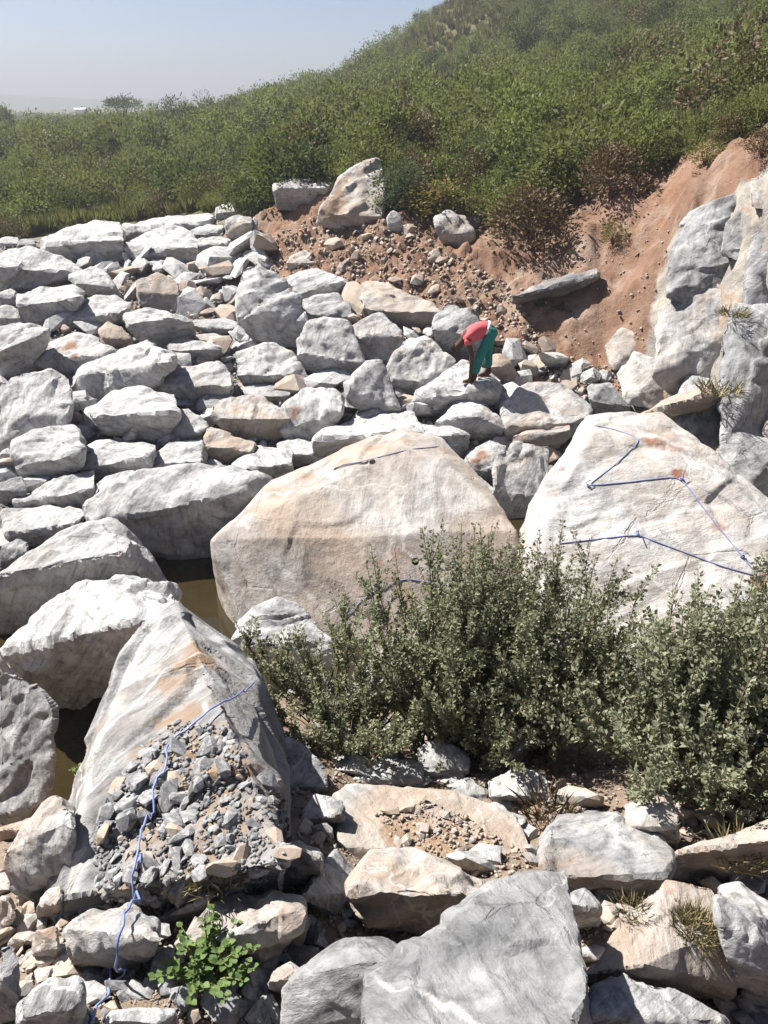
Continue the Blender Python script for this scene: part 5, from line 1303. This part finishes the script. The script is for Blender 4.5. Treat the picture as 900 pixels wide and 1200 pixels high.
def man():
    hf, hr = pick(553.5, 448.5), pick(571, 441)
    f3, r3 = hf[0], hr[0]
    if np.linalg.norm(r3 - f3) > 0.8: r3 = f3 + np.array([0.26, 0.18, 0.0])
    k = m_at(f3)                                                     # metres per photograph pixel here
    hip = f3 + np.array([19.5 * k, (r3[1] - f3[1]) * 0.5, 0]); hip[2] = f3[2] + 0.86
    e = empty('person', tuple(f3), 'man in red shirt and teal trousers bending over a white rock', 'person')
    L = lambda p: tuple(np.asarray(p) - f3)
    ank_f, ank_r = f3 + np.array([0.02, 0, 0.085]), r3 + np.array([0.02, 0, 0.085])
    hL, hR = hip + np.array([0, -0.085, -0.02]), hip + np.array([0, 0.085, -0.02])
    kn_f = (hL + ank_f) / 2 + np.array([-0.045, 0, 0.0]); kn_r = (hR + ank_r) / 2 + np.array([-0.03, 0, 0.0])
    wst = hip + np.array([-0.15, 0, 0.035]); chest = hip + np.array([-0.34, 0, -0.06]); neck = hip + np.array([-0.455, 0, -0.17])
    head = neck + np.array([-0.10, 0, -0.085]); crown_ = head + np.array([-0.055, 0, -0.085])
    sL, sR = chest + np.array([-0.065, -0.165, -0.055]), chest + np.array([-0.065, 0.165, -0.055])
    hand_f = f3 + np.array([-0.05, -0.07, 0.13]); hand_r = f3 + np.array([-0.02, 0.12, 0.17])
    eL = (sL + hand_f) / 2 + np.array([0.05, -0.03, 0.03]); eR = (sR + hand_r) / 2 + np.array([0.05, 0.03, 0.03])
    J = [(L(hip), .115), (L(wst), .105), (L(chest), .125), (L(neck), .058), (L(head), (.075, .085)), (L(crown_), (.07, .075)),
         (L(sL), .058), (L(eL), .040), (L(hand_f), .026), (L(sR), .058), (L(eR), .040), (L(hand_r), .026),
         (L(hL), .085), (L(kn_f), .058), (L(ank_f), .040), (L(hR), .085), (L(kn_r), .058), (L(ank_r), .040)]
    E = [(0, 1), (1, 2), (2, 3), (3, 4), (4, 5), (2, 6), (6, 7), (7, 8), (2, 9), (9, 10), (10, 11), (0, 12), (12, 13), (13, 14), (0, 15), (15, 16), (16, 17)]
    def add(parent_i, p, r):
        J.append((L(p), r)); E.append((parent_i, len(J) - 1)); return len(J) - 1
    for hi, hp, sgn in ((8, hand_f, -1), (11, hand_r, 1)):                # palm, four fingers of unequal length, thumb
        pm = add(hi, hp + np.array([-0.005, 0, -0.055]), (.030, .018))
        for q, (fy, ln) in enumerate(((-0.027, .058), (-0.009, .068), (0.010, .063), (0.026, .048))):
            k1 = add(pm, hp + np.array([0.004, fy, -0.088]), .0095); k2 = add(k1, hp + np.array([0.016, fy * 1.1, -0.088 - ln * .55]), .0085); add(k2, hp + np.array([0.034, fy * 1.1, -0.088 - ln * .8]), .0075)
        t1 = add(pm, hp + np.array([-0.012, -sgn * 0.036, -0.062]), .011); add(t1, hp + np.array([-0.008, -sgn * 0.05, -0.095]), .009)
    for ai, fp in ((14, f3), (17, r3)):
        hl = add(ai, fp + np.array([0.045, 0, 0.035]), .034); 
        bl = add(ai, fp + np.array([-0.10, 0, 0.032]), (.040, .026)); add(bl, fp + np.array([-0.165, 0, 0.022]), (.036, .018))
    # face: nose, brow, jaw and ears on the lowered head (he looks at the ground)
    add(4, head + np.array([-0.005, 0, -0.105]), .018); add(4, head + np.array([0.035, 0, -0.075]), .03)
    for sg in (-1, 1): add(4, head + np.array([0.012, sg * 0.082, -0.012]), .014)
    skin_body(J, E, 'body', SKIN, e)
    hairp = head * 0.35 + crown_ * 0.65
    skin_body([(L(head + np.array([-0.005, 0, 0.03])), (.079, .089)), (L(hairp + np.array([-0.012, 0, 0.004])), (.083, .088)), (L(crown_ + np.array([-0.02, 0, -0.005])), (.066, .072))], [(0, 1), (1, 2)], 'hair', HAIR, e)
    skin_body([(L(wst * .12 + hip * .88 + np.array([0, 0, 0.014])), .134), (L(wst * .55 + hip * .45 + np.array([0, 0, 0.014])), .142), (L((wst + chest) / 2 + np.array([0, 0, 0.012])), .150), (L(chest), .158), (L(neck * .55 + chest * .45), .088),
               (L(sL), .076), (L(sL * .55 + eL * .45), .060), (L(sR), .076), (L(sR * .55 + eR * .45), .060)], [(0, 1), (1, 2), (2, 3), (3, 4), (3, 5), (5, 6), (3, 7), (7, 8)], 'shirt', SHIRT, e)
    skin_body([(L(hip + np.array([0.0, 0, 0.0])), .150), (L(hip * .35 + wst * .65), .140), (L(hL), .108), (L(kn_f), .082), (L(ank_f * .85 + kn_f * .15), .070), (L(hR), .105), (L(kn_r), .082), (L(ank_r * .85 + kn_r * .15), .070)],
              [(0, 1), (0, 2), (2, 3), (3, 4), (0, 5), (5, 6), (6, 7)], 'trousers', TROUS, e)
    skin_body([(L(hip * .85 + wst * .15), .135), (L(hip * .60 + wst * .40), .158), (L(hip * .45 + wst * .55), .156), (L(hip * .2 + wst * .8), .13)], [(0, 1), (1, 2), (2, 3)], 'waistband', BAND, e)
    for fp in (f3, r3):
        bm = bmesh.new(); bmesh.ops.create_cube(bm, size=1.0)
        bmesh.ops.scale(bm, vec=(0.25, 0.088, 0.016), verts=bm.verts); bmesh.ops.bevel(bm, geom=bm.edges[:], offset=0.006, segments=2, affect='EDGES')
        me = bpy.data.meshes.new('sandal'); bm.to_mesh(me); bm.free()
        link('sandal', me, SANDAL, e, loc=L(fp + np.array([-0.06, 0, 0.008])))
man()

# ------------------------------------------------------------------ far things
def far_hills():
    xs = np.linspace(-1500, 700, 160); V, Q = [], []
    for j, (dy, f) in enumerate(((0, 0), (160, .75), (320, 1.0), (520, .6), (700, 0))):
        h = 26 * np.exp(-((xs + 560) / 230) ** 2) + 9 * np.exp(-((xs + 250) / 110) ** 2) + 3 + 2.0 * fbm(np.stack([xs * .012, np.full(len(xs), j * 3.), np.zeros(len(xs))], 1), 3)
        V.append(np.stack([xs, np.full(len(xs), 950. + dy * .6), h * .62 * f - 1], 1))
    i = np.arange(5 * 160).reshape(5, 160)
    Q = np.stack([i[:-1, :-1], i[:-1, 1:], i[1:, 1:], i[1:, :-1]], -1).reshape(-1, 4)
    m, nt, N, L, out = new_mat('far_woodland'); b = NB(nt)
    b.principled(out, b.mix(b.noise(b.coords('Object'), 0.03, 5), (0.045, 0.065, 0.03), (0.10, 0.11, 0.055)), 0.95)
    o = link('hills', fast_mesh('hills', np.vstack(V), Q), m, smooth=True); o['kind'] = 'structure'
far_hills()
def far_house():
    p = np.array(P(94, 132, 480.0)); p[2] = ground(p[0], p[1])[0]
    e = empty('house', tuple(p), 'tiny white-roofed house among the trees far left', 'house')
    m1, nt, N, L, out = new_mat('white_sheet_roof'); NB(nt).principled(out, (0.7, 0.7, 0.7), 0.5)
    m2, nt, N, L, out = new_mat('plaster'); NB(nt).principled(out, (0.5, 0.48, 0.44), 0.9)
    w, d, h = 4.5, 3.0, 3.2
    V = [(-w, -d, 0), (w, -d, 0), (w, d, 0), (-w, d, 0), (-w, -d, h), (w, -d, h), (w, d, h), (-w, d, h), (-w, 0, h + 1.3), (w, 0, h + 1.3)]
    link('wall', mesh_from(V, [(0, 1, 5, 4), (1, 2, 6, 9, 5), (2, 3, 7, 6), (3, 0, 4, 8, 7)]), m2, e)
    o_ = 0.4
    V = [(-w - o_, -d - o_, h - .15), (w + o_, -d - o_, h - .15), (w + o_, 0, h + 1.4), (-w - o_, 0, h + 1.4), (-w - o_, d + o_, h - .15), (w + o_, d + o_, h - .15)]
    V2 = V + [(x, y, z + 0.12) for x, y, z in V]
    link('roof', mesh_from(V2, [(0, 3, 2, 1), (3, 4, 5, 2), (6, 7, 8, 9), (9, 8, 11, 10), (0, 1, 7, 6), (4, 10, 11, 5), (0, 6, 9, 3), (3, 9, 10, 4), (1, 2, 8, 7), (2, 5, 11, 8)]), m1, e)
    e.rotation_euler = (0, 0, 0.5); e.scale = (.7, .7, .7)
far_house()
def haze():
    x0, x1, y0, y1, z0, z1 = -1900, 1900, -160, 2700, -6.0, 48.0
    V = [(x, y, z) for z in (z0, z1) for y in (y0, y1) for x in (x0, x1)]
    me = mesh_from(V, [(0, 2, 3, 1), (4, 5, 7, 6), (0, 1, 5, 4), (2, 6, 7, 3), (0, 4, 6, 2), (1, 3, 7, 5)], 'haze')
    m = bpy.data.materials.new('pale_haze'); m.use_nodes = True; nt = m.node_tree; nt.nodes.clear()
    out = nt.nodes.new('ShaderNodeOutputMaterial'); v = nt.nodes.new('ShaderNodeVolumePrincipled')
    v.inputs['Color'].default_value = (0.40, 0.42, 0.475, 1); v.inputs['Density'].default_value = 0.0015; v.inputs['Anisotropy'].default_value = 0.2
    nt.links.new(v.outputs[0], out.inputs['Volume'])
    o = link('haze', me, m); o['kind'] = 'stuff'
haze()
